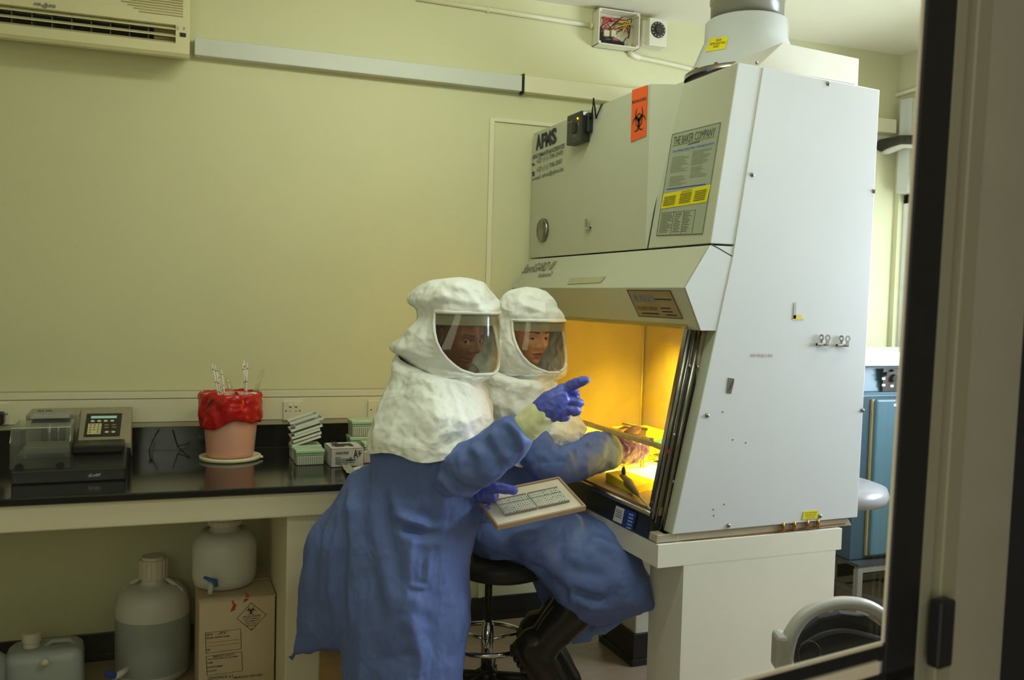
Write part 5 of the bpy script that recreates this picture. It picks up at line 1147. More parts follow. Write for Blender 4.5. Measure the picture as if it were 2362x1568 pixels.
def head_mesh(c, face_dir, pitch, roll, s, b, mi_skin=0, mi_lip=1, mi_brow=2, mi_hair=3, female_brow=.0):
    """a head with sockets, lids, nose, lips and chin, looking along face_dir; appended to b"""
    fd = Vector(face_dir).normalized(); rt = fd.cross(UP).normalized()      # rt: the head's right as seen from behind
    M3 = Matrix((rt, fd, UP)).transposed(); M3 = M3 @ Matrix.Rotation(-pitch, 3, 'X') @ Matrix.Rotation(roll, 3, 'Y')
    NU, NV = 150, 140; V = []; Fc = []; mi = []
    def G(x, z, cx, cz, wx, wz): return math.exp(-((x-cx)/wx)**2-((z-cz)/wz)**2)
    loc = []
    for j in range(NV+1):
        th = PI*j/NV
        for i in range(NU):
            ph = 2*PI*i/NU; sx, sy, sz = math.sin(th)*math.cos(ph), math.sin(th)*math.sin(ph), math.cos(th)
            x, y, z = .073*sx, .093*sy, .116*sz
            if z < .02:
                t = min(1, (.02-z)/.13); x *= 1-.36*t**1.6
                if y < 0: y *= 1-.45*t
            if y > 0:
                y = .093*abs(sy)**.82*(1-.10*max(0, -z/.116)); y += .012*max(0, min(1, (-z-.055)/.04))*math.exp(-(x/.03)**2)
                fr = min(1, y/.05); a = 0
                a += .009*G(x, z, 0, .004, .0085, .024)+.021*G(x, z, 0, -.027, .0115, .0125)+.012*G(x, z, 0, -.012, .009, .014)
                for s_ in (-1, 1):
                    a += .009*G(x, z, s_*.0135, -.033, .0062, .0065)-.004*G(x, z, s_*.007, -.041, .0035, .003)
                    a += -.0125*G(x, z, s_*.031, .003, .0155, .0105)+.0055*G(x, z, s_*.029, .0215, .019, .0065)
                    a += .006*G(x, z, s_*.043, -.026, .018, .016)-.003*G(x, z, s_*.022, -.050, .008, .016)
                    a += .0048*G(x, z, s_*.031, .0105, .014, .0026)+.0030*G(x, z, s_*.031, -.0072, .012, .0025)
                a += .0075*G(x, z, 0, -.0555, .019, .0050)+.0080*G(x, z, 0, -.0680, .016, .0056)-.0062*G(x, z, 0, -.0615, .022, .0020)
                a += -.0030*G(x, z, 0, -.0785, .018, .005)+.0065*G(x, z, 0, -.096, .020, .012)+.002*G(x, z, 0, -.047, .004, .006)
                y += a*fr
            loc.append((x, y, z)); V.append(c+M3@Vector((x, y, z))*s)
    for j in range(NV):
        for i in range(NU):
            i2 = (i+1) % NU; f_ = (j*NU+i, (j+1)*NU+i, (j+1)*NU+i2, j*NU+i2); Fc.append(f_)
            x, y, z = [sum(loc[q][k] for q in f_)/4 for k in range(3)]; m_ = mi_skin
            if y > .04:
                up = -.0535+.0018*math.exp(-((abs(x)-.006)/.004)**2); lo = -.0735
                if abs(x) < .0235 and lo+.011*(x/.0235)**2 < z < up-.006*(x/.0235)**2: m_ = mi_lip
                bz = .0205+.004*math.sin(min(1, max(0, (abs(x)-.012)/.036))*PI*.8)
                if .012 < abs(x) < .047 and abs(z-bz) < .0030*(1.15-(abs(x)-.012)/.05): m_ = mi_brow
            if z > .060-.45*(y-.0)*(-1 if y < 0 else .12) or (y < -.005 and z > -.05): m_ = mi_hair
            if y > .03 and z > .068: m_ = mi_hair
            mi.append(m_)
    k = len(b.V); b.V += V; b.F += [tuple(q+k for q in f_) for f_ in Fc]; b.M += mi
    # ears
    for s_ in (-1, 1):
        A = (M3@Vector((1, 0, 0)), M3@Vector((0, 1, 0)), M3@Vector((0, 0, 1)))
        b.ball(c+M3@Vector((s_*.073, -.008, -.008))*s, .007*s, .018*s, .031*s, 14, 10, mi_skin, A)
    for s_ in (-1, 1):      # eyelids: shells of skin over the eyeballs, leaving a slit
        A = (M3@Vector((1, 0, 0)), M3@Vector((0, 1, 0)), M3@Vector((0, 0, 1))); ec = Vector((s_*.031, .0690, .0015)); lb = MB().ball(c+M3@ec*s, .0141*s, seg=30, rings=28, A=A)
        keep = []
        for f_ in lb.F:
            q = M3.transposed()@((sum((lb.V[k] for k in f_), Vector())/4-c)/s)-ec; lim = 1-(q.x/.0135)**2
            if q.y > .002 and (q.z > .0044*max(lim, 0)**.5-.0006 or q.z < -.0046*max(lim, 0)**.5): keep.append(f_)
        b.add(lb.V, keep, mi_skin)
    return M3
def eyes(c, M3, s, parent, look):
    for s_ in (-1, 1):
        ec = c+M3@Vector((s_*.031, .0690, .0015))*s
        eb = MB().ball(ec, .0128*s, seg=22, rings=16).build('eyeball', eyew, parent, True)
        ld = (M3@Vector(look)).normalized(); MB().lathe([(.0074*s, .0100*s), (.0066*s, .0118*s), (.0040*s, .0130*s), (.0005, .0134*s)], ec, ld, 20).build('iris', iris, eb, True)

def hood_shell(rows, open_rows, fwd_deg, name_parent, hem, seed, crump=1.0, gather=None):
    """rows: (py, pxL, pxR, depth, half thickness); open_rows: {py: px of the near visor edge}; top and bottom row of the opening are exact rows"""
    yo = sorted(open_rows); y0, y1 = yo[0], yo[-1]
    ys = np.array([r[0] for r in rows]); m = 110
    grid = list(np.linspace(ys[0], y0, 26)[:-1])+list(np.linspace(y0, y1, 40))+list(np.linspace(y1, ys[-1], 46)[1:])
    R_ = np.array(rows, float)
    def at_y(y):
        return [y]+[float(np.interp(y, R_[:, 0], R_[:, k])) for k in range(1, 5)]
    sm = [at_y(y) for y in grid]; A_ = np.array(sm)
    for _ in range(2): A_[1:-1, 1:] = A_[1:-1, 1:]*.5+.25*(A_[:-2, 1:]+A_[2:, 1:])
    fw = math.radians(fwd_deg); nA, nB = 64, 130; rings = []; jo = []
    for j, (y, L_, R2, d, t) in enumerate(A_):
        c = P((L_+R2)/2, y, d); w_ = (R2-L_)/2*d/F
        yy = min(max(y, y0), y1); pl_ = float(np.interp(yy, yo, [open_rows[q] for q in yo]))
        cs = max(-1, min(1, (pl_-(L_+R2)/2)/((R2-L_)/2)))
        if y > y1: cs = max(-1, min(1, (pl_-(A_[24+40][1]+A_[24+40][2])/2)/((A_[24+40][2]-A_[24+40][1])/2)))
        aL = -math.acos(cs); aR = 2*fw-aL
        ang = [aL+(aR-aL)*i/nA for i in range(nA)]+[aR+(2*PI-(aR-aL))*i/nB for i in range(nB)]
        hm = hem(ang, j, len(A_)) if hem else [0]*len(ang)
        rings.append([c+LAT*w_*math.cos(a)+AWAY*t*math.sin(a)+UP*h_ for a, h_ in zip(ang, hm)])
        if y0-.01 <= y <= y1+.01: jo.append(j)
    n = nA+nB; V = [v for r in rings for v in r]; Fc = []; vis = []
    for j in range(len(rings)-1):
        for i in range(n):
            i2 = (i+1) % n; f_ = (j*n+i, j*n+i2, (j+1)*n+i2, (j+1)*n+i)
            (vis if (jo[0] <= j < jo[-1] and i < nA) else Fc).append(f_)
    top = len(V); V.append(sum(rings[0], Vector())/n); Fc += [(top, (i+1) % n, i) for i in range(n)]
    Va = np.array([tuple(v) for v in V])
    # outward normals from the ring centres
    cen = np.array([tuple(sum(r, Vector())/n) for r in rings]); Nn = np.zeros_like(Va)
    for j in range(len(rings)): Nn[j*n:(j+1)*n] = Va[j*n:(j+1)*n]-cen[j]
    Nn[-1] = (0, 0, 1); Nn /= np.linalg.norm(Nn, axis=1)[:, None]+1e-9
    return Va, Nn, Fc, vis, jo, n, nA, A_

def finish_hood(parent, Va, Nn, Fc, vis, jo, n, nA, seed, amp=1.0, folds=()):
    W_ = ripple(Va, Nn, [('cell', -.030*amp, 8, (1, 1, 1.4)), ('cell', .014*amp, 17, (1, 1, 1)), ('cell', -.006*amp, 33, (1, 1, 1)), ('s', .008*amp, 5, (1, 1, 1)), ('ridge', .0012*amp, 48, (1, 1, 1))], seed)
    if folds: W_ = crease(W_, Nn, folds)
    # keep the visor edge crisp: fade the crumple near the opening
    fade = np.ones(len(Va)); 
    for j in range(len(Va)//n):
        dj = 0 if jo[0] <= j <= jo[-1] else min(abs(j-jo[0]), abs(j-jo[-1]))
        for i in range(n):
            di = 0 if i <= nA else min(i-nA, n-i)
            if dj < 6 and di < 8: fade[j*n+i] = max(dj/6, di/8)**.7
    W_ = Va+(W_-Va)*fade[:, None]
    hood = mesh('hood', [tuple(v) for v in W_], Fc, tyvek, parent, True, solid=.0015)
    # visor sheet in front of the opening (+ smoky band at its top), and the piping round it
    used = sorted({q for f_ in vis for q in f_}); mp = {q: k for k, q in enumerate(used)}
    Vv = [tuple(Va[q]+Nn[q]*.002) for q in used]
    mesh('visor', Vv, [tuple(mp[q] for q in f_) for f_ in vis], visorm, hood, True)
    nb = jo[0]+8
    bf_ = [f_ for f_ in vis if f_[0]//n < nb]; used = sorted({q for f_ in bf_ for q in f_}); mp = {q: k for k, q in enumerate(used)}
    mesh('visor_band', [tuple(Va[q]-Nn[q]*.002) for q in used], [tuple(mp[q] for q in f_) for f_ in bf_], visorb, hood, True)
    rim = [Va[j*n] for j in range(jo[0], jo[-1]+1)]+[Va[jo[-1]*n+i] for i in range(1, nA+1)]+[Va[j*n+nA] for j in range(jo[-1]-1, jo[0]-1, -1)]+[Va[jo[0]*n+i] for i in range(nA-1, 0, -1)]
    rim = [Vector(v) for v in rim]; MB().tube(rim+[rim[0], rim[1]], .0058, 8, caps=False).build('visor_piping', tyvek, hood, True)
    return hood

# ---------------------------------------------------------------- standing person
pS = thing('person', 'standing person in white hood and blue gown, pointing with a blue-gloved hand', 'person', (P(930, 1500, 3.0).x, P(930, 1500, 3.0).y, 0))
DS = 3.0
fS = math.radians(-43); fdS = LAT*math.cos(fS)+AWAY*math.sin(fS)
eyeS = P(1101, 771, DS); hcS = eyeS-fdS*.078-AWAY*.045
hcS = P(1056, 773, DS-.005)
b = MB(); M3 = head_mesh(hcS, fdS, math.radians(13), math.radians(0), 1.0, b)
nk = hcS-UP*.09-fdS*.02
limb3(b, [(nk+UP*.03, .055), (nk-UP*.05, .052), (nk-UP*.12-fdS*.03, .062)], 10)
bd = [(P(960, 960, DS), .10), (P(975, 1050, DS), .13), (P(970, 1180, DS), .135), (P(960, 1290, DS), .15), (P(955, 1400, DS), .12)]
limb3(b, bd, 24, 24)
limb3(b, [(P(1000, 1000, 2.92), .055), (P(1075, 1080, 2.83), .045), (P(1160, 1035, 2.76), .040), (P(1232, 955, 2.74), .028)], 24)
limb3(b, [(P(985, 950, 3.15), .055), (P(1030, 1110, 3.12), .045), (P(1090, 1150, 3.0), .038), (P(1128, 1130, 2.97), .028)], 24)
for dd_, x_ in ((-.09, 920), (.09, 950)):
    h0 = P(x_, 1400, DS+dd_); limb3(b, [(h0, .085), (Vector((h0.x, h0.y, .48)), .06), (Vector((h0.x-.01, h0.y, .10)), .045)], 20)
body = b.build('body', [skinD, lipD, hairm, hairm], pS, True); eyes(hcS, M3, 1.0, pS, (.55, 1, .0))
for dd_, x_ in ((-.09, 920), (.09, 950)):
    h0 = P(x_, 1400, DS+dd_); c = Vector((h0.x, h0.y, 0)); bb = MB()
    limb3(bb, [(c+UP*.36, .072), (c+UP*.10, .058), (c+UP*.045-LAT*.0, .052)], 14); bb.ball(c+LAT*.07+UP*.045, .13, .052, .045, 20, 12, 0, (LAT, AWAY, UP)); V, N, Fq = fuse(bb, .008, 3)
    mesh('boot', [tuple(v) for v in V], Fq, bootm, pS, True)
hair = MB(); hair.ball(hcS-fdS*.012+UP*.012, .083, .100, .116, 40, 30, 0, (M3@Vector((1, 0, 0)), M3@Vector((0, 1, 0)), M3@Vector((0, 0, 1))))
keep = [(f_, ) for f_ in hair.F]; inv = M3.transposed(); F2 = []
for f_ in hair.F:
    q = inv@(sum((hair.V[k] for k in f_), Vector())/4-hcS)
    if q.z > .058 or q.y < -.005-(.05-q.z)*.1 and q.z > -.07: F2.append(f_)
hair.F = F2; hair.M = [0]*len(F2); hair.build('hair', hairm, pS, True)
rowsS = [(641, 1048, 1080, DS, .03), (643, 1022, 1098, DS, .065), (650, 990, 1112, DS, .095), (662, 968, 1124, DS, .115), (678, 952, 1138, DS, .13), (692, 945, 1147, DS, .138), (704, 950, 1153, DS, .14), (712, 966, 1155, DS, .138),
         (720, 968, 1153, DS, .135), (736, 962, 1152, DS, .135), (760, 942, 1152, DS, .137), (785, 922, 1151, DS, .14), (800, 908, 1151, DS, .14), (812, 910, 1151, DS, .138), (824, 928, 1151, DS, .13), (842, 945, 1149, DS, .12),
         (857, 955, 1146, DS, .115), (868, 962, 1130, DS, .11), (880, 970, 1112, DS, .105), (895, 980, 1105, DS, .10)]
opS = {719: 1009, 745: 1008, 765: 1010, 785: 1015, 805: 1025, 822: 1038, 838: 1055, 848: 1070, 857: 1098}
res = hood_shell(rowsS, opS, -41, pS, None, 1)
hood = finish_hood(pS, *res[:7], 1, 1.0, [([(952, 700, 2.87), (1010, 716, 2.86), (1080, 722, 2.86), (1150, 724, 2.9)], .007, .012), ([(985, 655, 2.9), (1040, 690, 2.86), (1120, 700, 2.87)], .007, .016), ([(1090, 650, 2.92), (1125, 680, 2.9), (1150, 718, 2.92)], .006, .014), ([(960, 690, 2.87), (1000, 672, 2.87), (1060, 668, 2.87)], -.006, .014)])
# inner collar under the chin
def inner_collar(parent, c, r0, r1, z0, z1, seed):
    b = MB(); n = 64; rg = []
    for j in range(10):
        u = j/9; rr = r0+(r1-r0)*u; zz = z0+(z1-z0)*u**1.3
        rg.append([c+LAT*rr*math.cos(a)+AWAY*rr*math.sin(a)+UP*(zz+.006*noise.noise(Vector((math.cos(a)*3, math.sin(a)*3, u*4+seed)))) for a in [2*PI*i/n for i in range(n)]])
    loft(b, rg, False); b.build('inner_collar', tyvek, parent, True, solid=.0015)
inner_collar(hood, P(1050, 850, DS)-UP*.0, .120, .062, -.020, -.045, 1)
# cape
def cape(name, parent, rows, hemf, seed, folds, amp=1.0, fw=0.0, tilt=.10):
    m, n = 100, 260; rg = []
    R_ = catmull(rows, m)
    for j, (py, L_, R2, d, t) in enumerate(R_):
        c = P((L_+R2)/2, py, d); w_ = (R2-L_)/2*d/F; u = j/(m-1)
        rg.append([c+LAT*w_*math.cos(a)+AWAY*t*math.sin(a)+UP*(hemf(a)*max(0, (u-.35)/.65)**1.5-tilt*(.5+.5*math.cos(a-fw))*(1-u)**2.5) for a in [2*PI*i/n for i in range(n)]])
    b = MB(); loft(b, rg, False); Va = np.array([tuple(v) for v in b.V]); cen = np.array([tuple(sum(r, Vector())/n) for r in rg])
    Nn = Va-np.repeat(cen, n, axis=0); Nn /= np.linalg.norm(Nn, axis=1)[:, None]+1e-9
    W_ = ripple(Va, Nn, [('cell', -.042*amp, 5.5, (1, 1, .8)), ('cell', .017*amp, 13, (1, 1, 1)), ('cell', -.007*amp, 28, (1, 1, 1)), ('s', .012*amp, 4, (1, 1, 1)), ('ridge', .0012*amp, 45, (1, 1, 1))], seed)
    W_ = crease(W_, Nn, folds)
    return mesh(name, [tuple(v) for v in W_], b.F, tyvek, parent, True, solid=.0015)
def hemS(a):      # camera side is a = -90 deg
    s = math.sin(a); cc = math.cos(a)
    return (.006*math.sin(3*a+.6)+.010*math.sin(5*a)+.030*max(0, cc)**2*(1 if s < 0 else .4)+.012*max(0, -cc)**4)
rowsC = [(808, 925, 1120, DS, .10), (820, 912, 1118, DS, .125), (838, 908, 1112, DS, .145), (862, 903, 1118, DS, .165), (890, 892, 1126, DS, .19), (925, 878, 1133, DS, .215), (965, 866, 1131, DS, .235), (1000, 860, 1127, DS, .245), (1032, 857, 1122, DS, .25)]
foldsC = [([(942, 905, 2.75), (925, 960, 2.75), (905, 1025, 2.75)], .008, .014), ([(942, 905, 2.75), (985, 915, 2.75), (1040, 925, 2.76)], .006, .012), ([(942, 905, 2.75), (900, 890, 2.8)], .006, .012), ([(942, 905, 2.75), (950, 850, 2.8)], .006, .012), ([(942, 905, 2.75), (880, 955, 2.8)], .005, .014),
          ([(1040, 895, 2.77), (1075, 930, 2.77), (1100, 1000, 2.8)], .010, .018), ([(1000, 880, 2.78), (1050, 885, 2.8), (1120, 900, 2.85)], .010, .014), ([(955, 835, 2.85), (1010, 850, 2.84), (1060, 880, 2.83)], .012, .016), ([(915, 815, 2.9), (960, 822, 2.86), (1010, 840, 2.85)], .010, .014)]
cape('cape', hood, rowsC, hemS, 3, foldsC, 1.0, fS)
# gown: torso, skirt, back flap and both sleeves fused
b = MB()
rows_solid(b, [(960, 900, 1085, DS, .14), (1000, 880, 1105, DS, .17), (1040, 862, 1122, DS, .19), (1080, 858, 1118, DS, .19), (1120, 845, 1114, DS, .19), (1160, 820, 1112, DS, .19), (1200, 800, 1104, DS, .20), (1250, 788, 1093, DS, .21), (1320, 782, 1086, DS, .22), (1400, 782, 1085, DS, .22), (1480, 786, 1077, DS, .22), (1600, 794, 1062, DS, .225)], 60)
cols_solid(b, [(668, 1519, 1523, 3.10, .02), (682, 1385, 1522, 3.10, .05), (700, 1290, 1521, 3.09, .07), (720, 1222, 1519, 3.08, .09), (745, 1178, 1505, 3.07, .11), (772, 1130, 1498, 3.06, .13), (800, 1090, 1500, 3.04, .15), (840, 1072, 1500, 3.02, .17), (880, 1065, 1500, 3.0, .17)], 50)
limb(b, [(985, 1060, 2.95, 45), (1015, 1078, 2.88, 52), (1062, 1082, 2.83, 56), (1110, 1064, 2.78, 56), (1155, 1030, 2.76, 52), (1190, 1002, 2.75, 48), (1212, 986, 2.745, 40)], 44)
limb(b, [(985, 1000, 3.14, 60), (1030, 1080, 3.13, 56), (1068, 1128, 3.06, 46), (1108, 1138, 2.99, 36), (1122, 1134, 2.98, 28)], 40)
V, N, Fq = fuse(b, .006, 6)
V = ripple(V, N, [('s', .012, 7, (1, 1, .28)), ('cell', -.034, 5, (1, 1, .4)), ('cell', .011, 13, (1, 1, .7)), ('ridge', .0014, 34, (1, 1, .8))], 5)
fg = [([(862, 1075, 2.82), (885, 1125, 2.80), (905, 1165, 2.80), (935, 1195, 2.79)], .016, .018), ([(845, 1085, 2.84), (870, 1150, 2.82), (905, 1270, 2.80), (930, 1400, 2.79)], -.012, .020),
      ([(905, 1192, 2.80), (950, 1205, 2.79), (1010, 1222, 2.79), (1070, 1220, 2.82), (1098, 1205, 2.88)], .016, .012), ([(920, 1208, 2.80), (980, 1232, 2.79), (1050, 1236, 2.8)], -.014, .012),
      ([(985, 1240, 2.79), (978, 1300, 2.79), (972, 1355, 2.79)], -.005, .007), ([(1000, 1240, 2.79), (1012, 1310, 2.79), (1000, 1360, 2.79)], .005, .008), ([(955, 1240, 2.79), (940, 1300, 2.79), (942, 1355, 2.79)], .009, .010),
      ([(1035, 1250, 2.8), (1075, 1262, 2.83)], -.008, .012), ([(1020, 1010, 2.74), (1015, 1065, 2.73), (1010, 1090, 2.73)], -.014, .010), ([(1045, 1030, 2.72), (1042, 1075, 2.71)], -.014, .009), ([(1000, 1080, 2.74), (1005, 1130, 2.78), (1012, 1170, 2.78)], .008, .010),
      ([(1018, 1105, 2.76), (1060, 1140, 2.76), (1110, 1142, 2.80)], .016, .012), ([(1030, 1130, 2.77), (1028, 1180, 2.78)], -.008, .010), ([(1080, 1020, 2.70), (1110, 1050, 2.70), (1120, 1095, 2.71)], .010, .012), ([(1130, 990, 2.70), (1150, 1030, 2.70), (1165, 1060, 2.70)], .010, .011), ([(1165, 965, 2.70), (1195, 1000, 2.69), (1205, 1030, 2.70)], .010, .009), ([(1195, 965, 2.70), (1215, 990, 2.69), (1232, 1015, 2.70)], -.009, .007),
      ([(800, 1110, 2.92), (812, 1180, 2.88), (808, 1260, 2.86)], .012, .016), ([(760, 1165, 2.95), (755, 1260, 2.94), (740, 1380, 2.94)], .012, .018), ([(790, 1200, 2.86), (775, 1330, 2.86), (780, 1460, 2.87)], -.020, .020), ([(745, 1440, 2.95), (735, 1505, 2.96)], .010, .012),
      ([(900, 1330, 2.79), (950, 1440, 2.78), (985, 1560, 2.78)], .010, .020), ([(940, 1380, 2.78), (1010, 1420, 2.78), (1075, 1440, 2.82)], .008, .016), ([(950, 1350, 2.78), (1000, 1362, 2.78), (1040, 1370, 2.79)], .007, .006), ([(985, 1500, 2.78), (990, 1560, 2.78)], -.008, .010), ([(880, 1250, 2.8), (900, 1380, 2.79), (905, 1500, 2.79)], .009, .018)]
V = crease(V, N, [(p_, h_*1.25, w_*1.35) for p_, h_, w_ in fg])
mesh('gown', [tuple(v) for v in V], Fq, gownm, pS, True)
# knitted inner cuff and pointing glove
b = MB(); limb(b, [(1203, 992, 2.745, 33), (1225, 975, 2.742, 34), (1242, 960, 2.74, 33), (1258, 948, 2.74, 30)], 16); V, N, Fq = fuse(b, .005, 3); V = ripple(V, N, [('ridge', .003, 30, (1, 1, 1))], 2)
mesh('inner_sleeve', [tuple(v) for v in V], Fq, mat('pale_yellow_cuff', (216, 216, 168), .6, var=.05, bump=.2, bscale=80), pS, True)
def hand(name, parts, m, parent, seed, vox=.0032, wr=.0015):
    b = MB()
    for pts in parts:
        if len(pts) == 2 and pts[0] == 'ball': c_, rx, ry, rz = pts[1]; b.ball(P(*c_), rx, ry, rz, 20, 14, 0, (CR, CF, CU))
        else: limb(b, pts, 22, 16)
    V, N, Fq = fuse(b, vox, 3); V = ripple(V, N, [('ridge', wr, 45, (1, 1, 1)), ('s', wr*.8, 80, (1, 1, 1))], seed)
    return mesh(name, [tuple(v) for v in V], Fq, m, parent, True)
dH = 2.74
hand('glove', [
    [(1240, 958, dH, 29), (1258, 945, dH, 33), (1278, 930, dH, 34), (1298, 914, dH, 27), (1306, 908, dH, 20)],
    [(1248, 950, dH, 26), (1272, 946, dH, 27), (1295, 940, dH, 24), (1308, 934, dH, 18)],
    [(1290, 902, dH, 16), (1306, 896, dH, 14), (1322, 887, dH-.01, 12.5), (1340, 880, dH-.02, 11.5), (1353, 876, dH-.025, 9.5), (1359, 874.5, dH-.028, 6)],
    [(1298, 912, dH+.008, 13), (1314, 903, dH+.01, 12), (1326, 908, dH+.012, 11), (1327, 918, dH+.02, 10), (1316, 924, dH+.03, 8)],
    [(1296, 925, dH, 13), (1316, 926, dH-.006, 12), (1332, 929, dH-.004, 11), (1337, 931, dH+.010, 10), (1326, 936, dH+.026, 8)],
    [(1290, 941, dH-.004, 12), (1312, 945, dH-.01, 11.5), (1328, 947, dH-.008, 10.5), (1332, 949, dH+.006, 9.5), (1320, 952, dH+.022, 8)],
    [(1280, 955, dH-.004, 12), (1295, 962, dH-.006, 10.5), (1306, 962, dH+.004, 9), (1303, 964, dH+.016, 8)],
    [(1268, 935, dH+.03, 14), (1292, 925, dH+.042, 12), (1312, 916, dH+.045, 10.5), (1322, 912, dH+.04, 8)]], glovem, pS, 7)
dL = 2.90
hand('glove', [
    [(1105, 1135, 2.95, 26), (1125, 1134, 2.93, 26), (1145, 1134, 2.92, 20)],
    [(1130, 1124, 2.90, 14), (1148, 1125, 2.885, 12.5), (1166, 1128, 2.88, 11.5), (1184, 1131, 2.885, 10.5), (1193, 1133, 2.887, 7)],
    [(1125, 1150, 2.965, 13), (1150, 1160, 2.985, 11), (1180, 1166, 3.00, 10), (1205, 1168, 3.005, 8)],
    [(1125, 1158, 2.95, 13), (1148, 1172, 2.965, 11), (1178, 1180, 2.97, 10), (1200, 1183, 2.975, 8)],
    [(1122, 1166, 2.93, 12), (1142, 1184, 2.935, 10.5), (1166, 1194, 2.94, 9.5), (1184, 1198, 2.945, 7.5)],
    [(1118, 1170, 2.91, 11), (1134, 1192, 2.90, 9.5), (1152, 1204, 2.90, 8.5), (1164, 1209, 2.902, 7)]], glovem, pS, 8)

# tray held in the left hand
tA, tB, tD = P(1096, 1145, 2.97), P(1273, 1108, 3.08), P(1134, 1219, 2.80)
ex = (tB-tA); ey = (tD-tA); LX, LY = ex.length, ey.length; ex.normalize(); ey = (ey-ex*ey.dot(ex)).normalized(); nz_ = ey.cross(ex).normalized()
if nz_.z < 0: nz_ = -nz_
LX = (P(1349, 1170, 2.92)-P(1148, 1216, 2.80)).length
tc = tA+ex*LX/2+ey*LY/2
t = thing('wooden_tray', 'thin pale wooden tray held out by the standing person\'s left hand', 'tray', tc)
MB().obox(tc, ex, ey, nz_, LX/2, LY/2, .003).build('board', mat('whitewashed_board', (214, 206, 190), .5, var=.10, scale=6, stretch=(4, 1, 1)), t)
trm = mat('tan_tray_edge', (166, 140, 112), .5, var=.1)
for s_, (u, v) in enumerate((((LX/2), .003), ((LX/2), .003))): MB().obox(tc+ey*(LY/2)*(1 if s_ else -1), ex, ey, nz_, LX/2+.003, .004, .009).build('rim', trm, t, bevel=.0015)
for s_ in (-1, 1): MB().obox(tc+ex*(LX/2)*s_, ex, ey, nz_, .004, LY/2, .009).build('rim', trm, t, bevel=.0015)
wellm = mat('clear_well_plastic', (214, 214, 204), .2, trans=.0, var=.02)
for k, (u0_, lab) in enumerate(((.15, 'left strip plate of green-stained wells on the held tray'), (.53, 'right strip plate with darker green wells on the held tray'))):
    pw, ph = LX*.36, LY*.47; o0 = tA+ex*(LX*u0_)+ey*(LY*.30)+nz_*.0032
    t2 = thing('strip_plate', lab, 'well plate', o0+ex*pw/2+ey*ph/2, 'well plates on the held tray')
    MB().obox(o0+ex*pw/2+ey*ph/2+nz_*.003, ex, ey, nz_, pw/2, ph/2, .003).build('plate_body', wellm, t2, bevel=.001)
    fr = MB()
    for s_ in (-1, 1): fr.obox(o0+ex*pw/2+ey*(ph/2)*(1+s_)+nz_*.004, ex, ey, nz_, pw/2, .0014, .004)
    fr.obox(o0+ex*pw/2+ey*(ph*.36)+nz_*.0066, ex, ey, nz_, pw/2, .0008, .0006); fr.build('strip_frame', mat('strip_frame_brown', (140, 120, 112), .4), t2)
    for nm_, colr, sel in (('clear_wells', (186, 186, 172), 0), ('green_wells', (120, 164, 138), 1), ('teal_wells', (56, 110, 126), 2)):
        b = MB(); rr = random.Random(5+k)
        for i in range(12):
            for j in range(8):
                v = rr.random(); q = 0 if j in (3, 6) or v < .3 else (2 if (k == 1 and i > 4 and v > .55) or (k == 0 and v > .93) else 1)
                if q == sel: b.lathe([(.0024, 0), (.0024, .0010)], o0+ex*pw*(i+.6)/12.2+ey*ph*(j+.6)/8.2+nz_*.0062, nz_, 10)
        if b.V: place(b.build('wells', mat(nm_, colr, .3), t2), kind='stuff')
    L = Lettering()
    for i in range(8): L.quad([o0+ex*pw*(i+.2)/8-ey*.002, o0+ex*pw*(i+.75)/8-ey*.002, o0+ex*pw*(i+.75)/8-ey*.006, o0+ex*pw*(i+.2)/8-ey*.006], nz_, .001)
    L.build('edge_marks', mat('dark_red_mark', (84, 34, 34), .5), t2)

# ---------------------------------------------------------------- seated person
pT = thing('person', 'seated person in white hood and blue gown reaching into the safety cabinet', 'person', (P(1180, 1300, 3.42).x, P(1180, 1300, 3.42).y, 0))
DT = 3.34
fT = math.radians(-54); fdT = LAT*math.cos(fT)+AWAY*math.sin(fT)
hcT = P(1216, 776, DT)
b = MB(); M3 = head_mesh(hcT, fdT, math.radians(3), math.radians(0), .98, b)
nk = hcT-UP*.09-fdT*.02
limb3(b, [(nk+UP*.03, .050), (nk-UP*.05, .050), (nk-UP*.12-fdT*.03, .060)], 10)
limb3(b, [(P(1215, 920, 3.40), .09), (P(1205, 1000, 3.42), .12), (P(1185, 1120, 3.43), .125), (P(1170, 1230, 3.43), .15)], 24, 24)
limb3(b, [(P(1235, 935, 3.26), .052), (P(1255, 1065, 3.22), .042), (P(1330, 1062, 3.28), .038), (P(1412, 1040, 3.40), .028)], 24)
limb3(b, [(P(1235, 935, 3.55), .052), (P(1290, 1060, 3.60), .042), (P(1370, 1050, 3.68), .038), (P(1440, 1015, 3.74), .028)], 24)
limb3(b, [(P(1180, 1250, 3.34), .085), (P(1300, 1262, 3.26), .075), (P(1420, 1300, 3.22), .056), (P(1350, 1395, 3.25), .042), (P(1255, 1480, 3.30), .042)], 30)
limb3(b, [(P(1180, 1250, 3.52), .085), (P(1300, 1262, 3.52), .075), (P(1410, 1300, 3.50), .062), (P(1350, 1400, 3.50), .052), (P(1250, 1470, 3.52), .042)], 30)
b.build('body', [skinM, lipM, mat('brown_brow', (70, 44, 30), .6), hairm], pT, True); eyes(hcT, M3, .98, pT, (.42, 1, .0))
hair = MB(); hair.ball(hcT-fdT*.012+UP*.012, .081, .098, .113, 40, 30, 0, (M3@Vector((1, 0, 0)), M3@Vector((0, 1, 0)), M3@Vector((0, 0, 1))))
inv = M3.transposed(); F2 = []
for f_ in hair.F:
    q = inv@(sum((hair.V[k] for k in f_), Vector())/4-hcT)
    if q.z > .062 or q.y < -.005-(.05-q.z)*.1 and q.z > -.07: F2.append(f_)
hair.F = F2; hair.M = [0]*len(F2); hair.build('hair', hairm, pT, True)
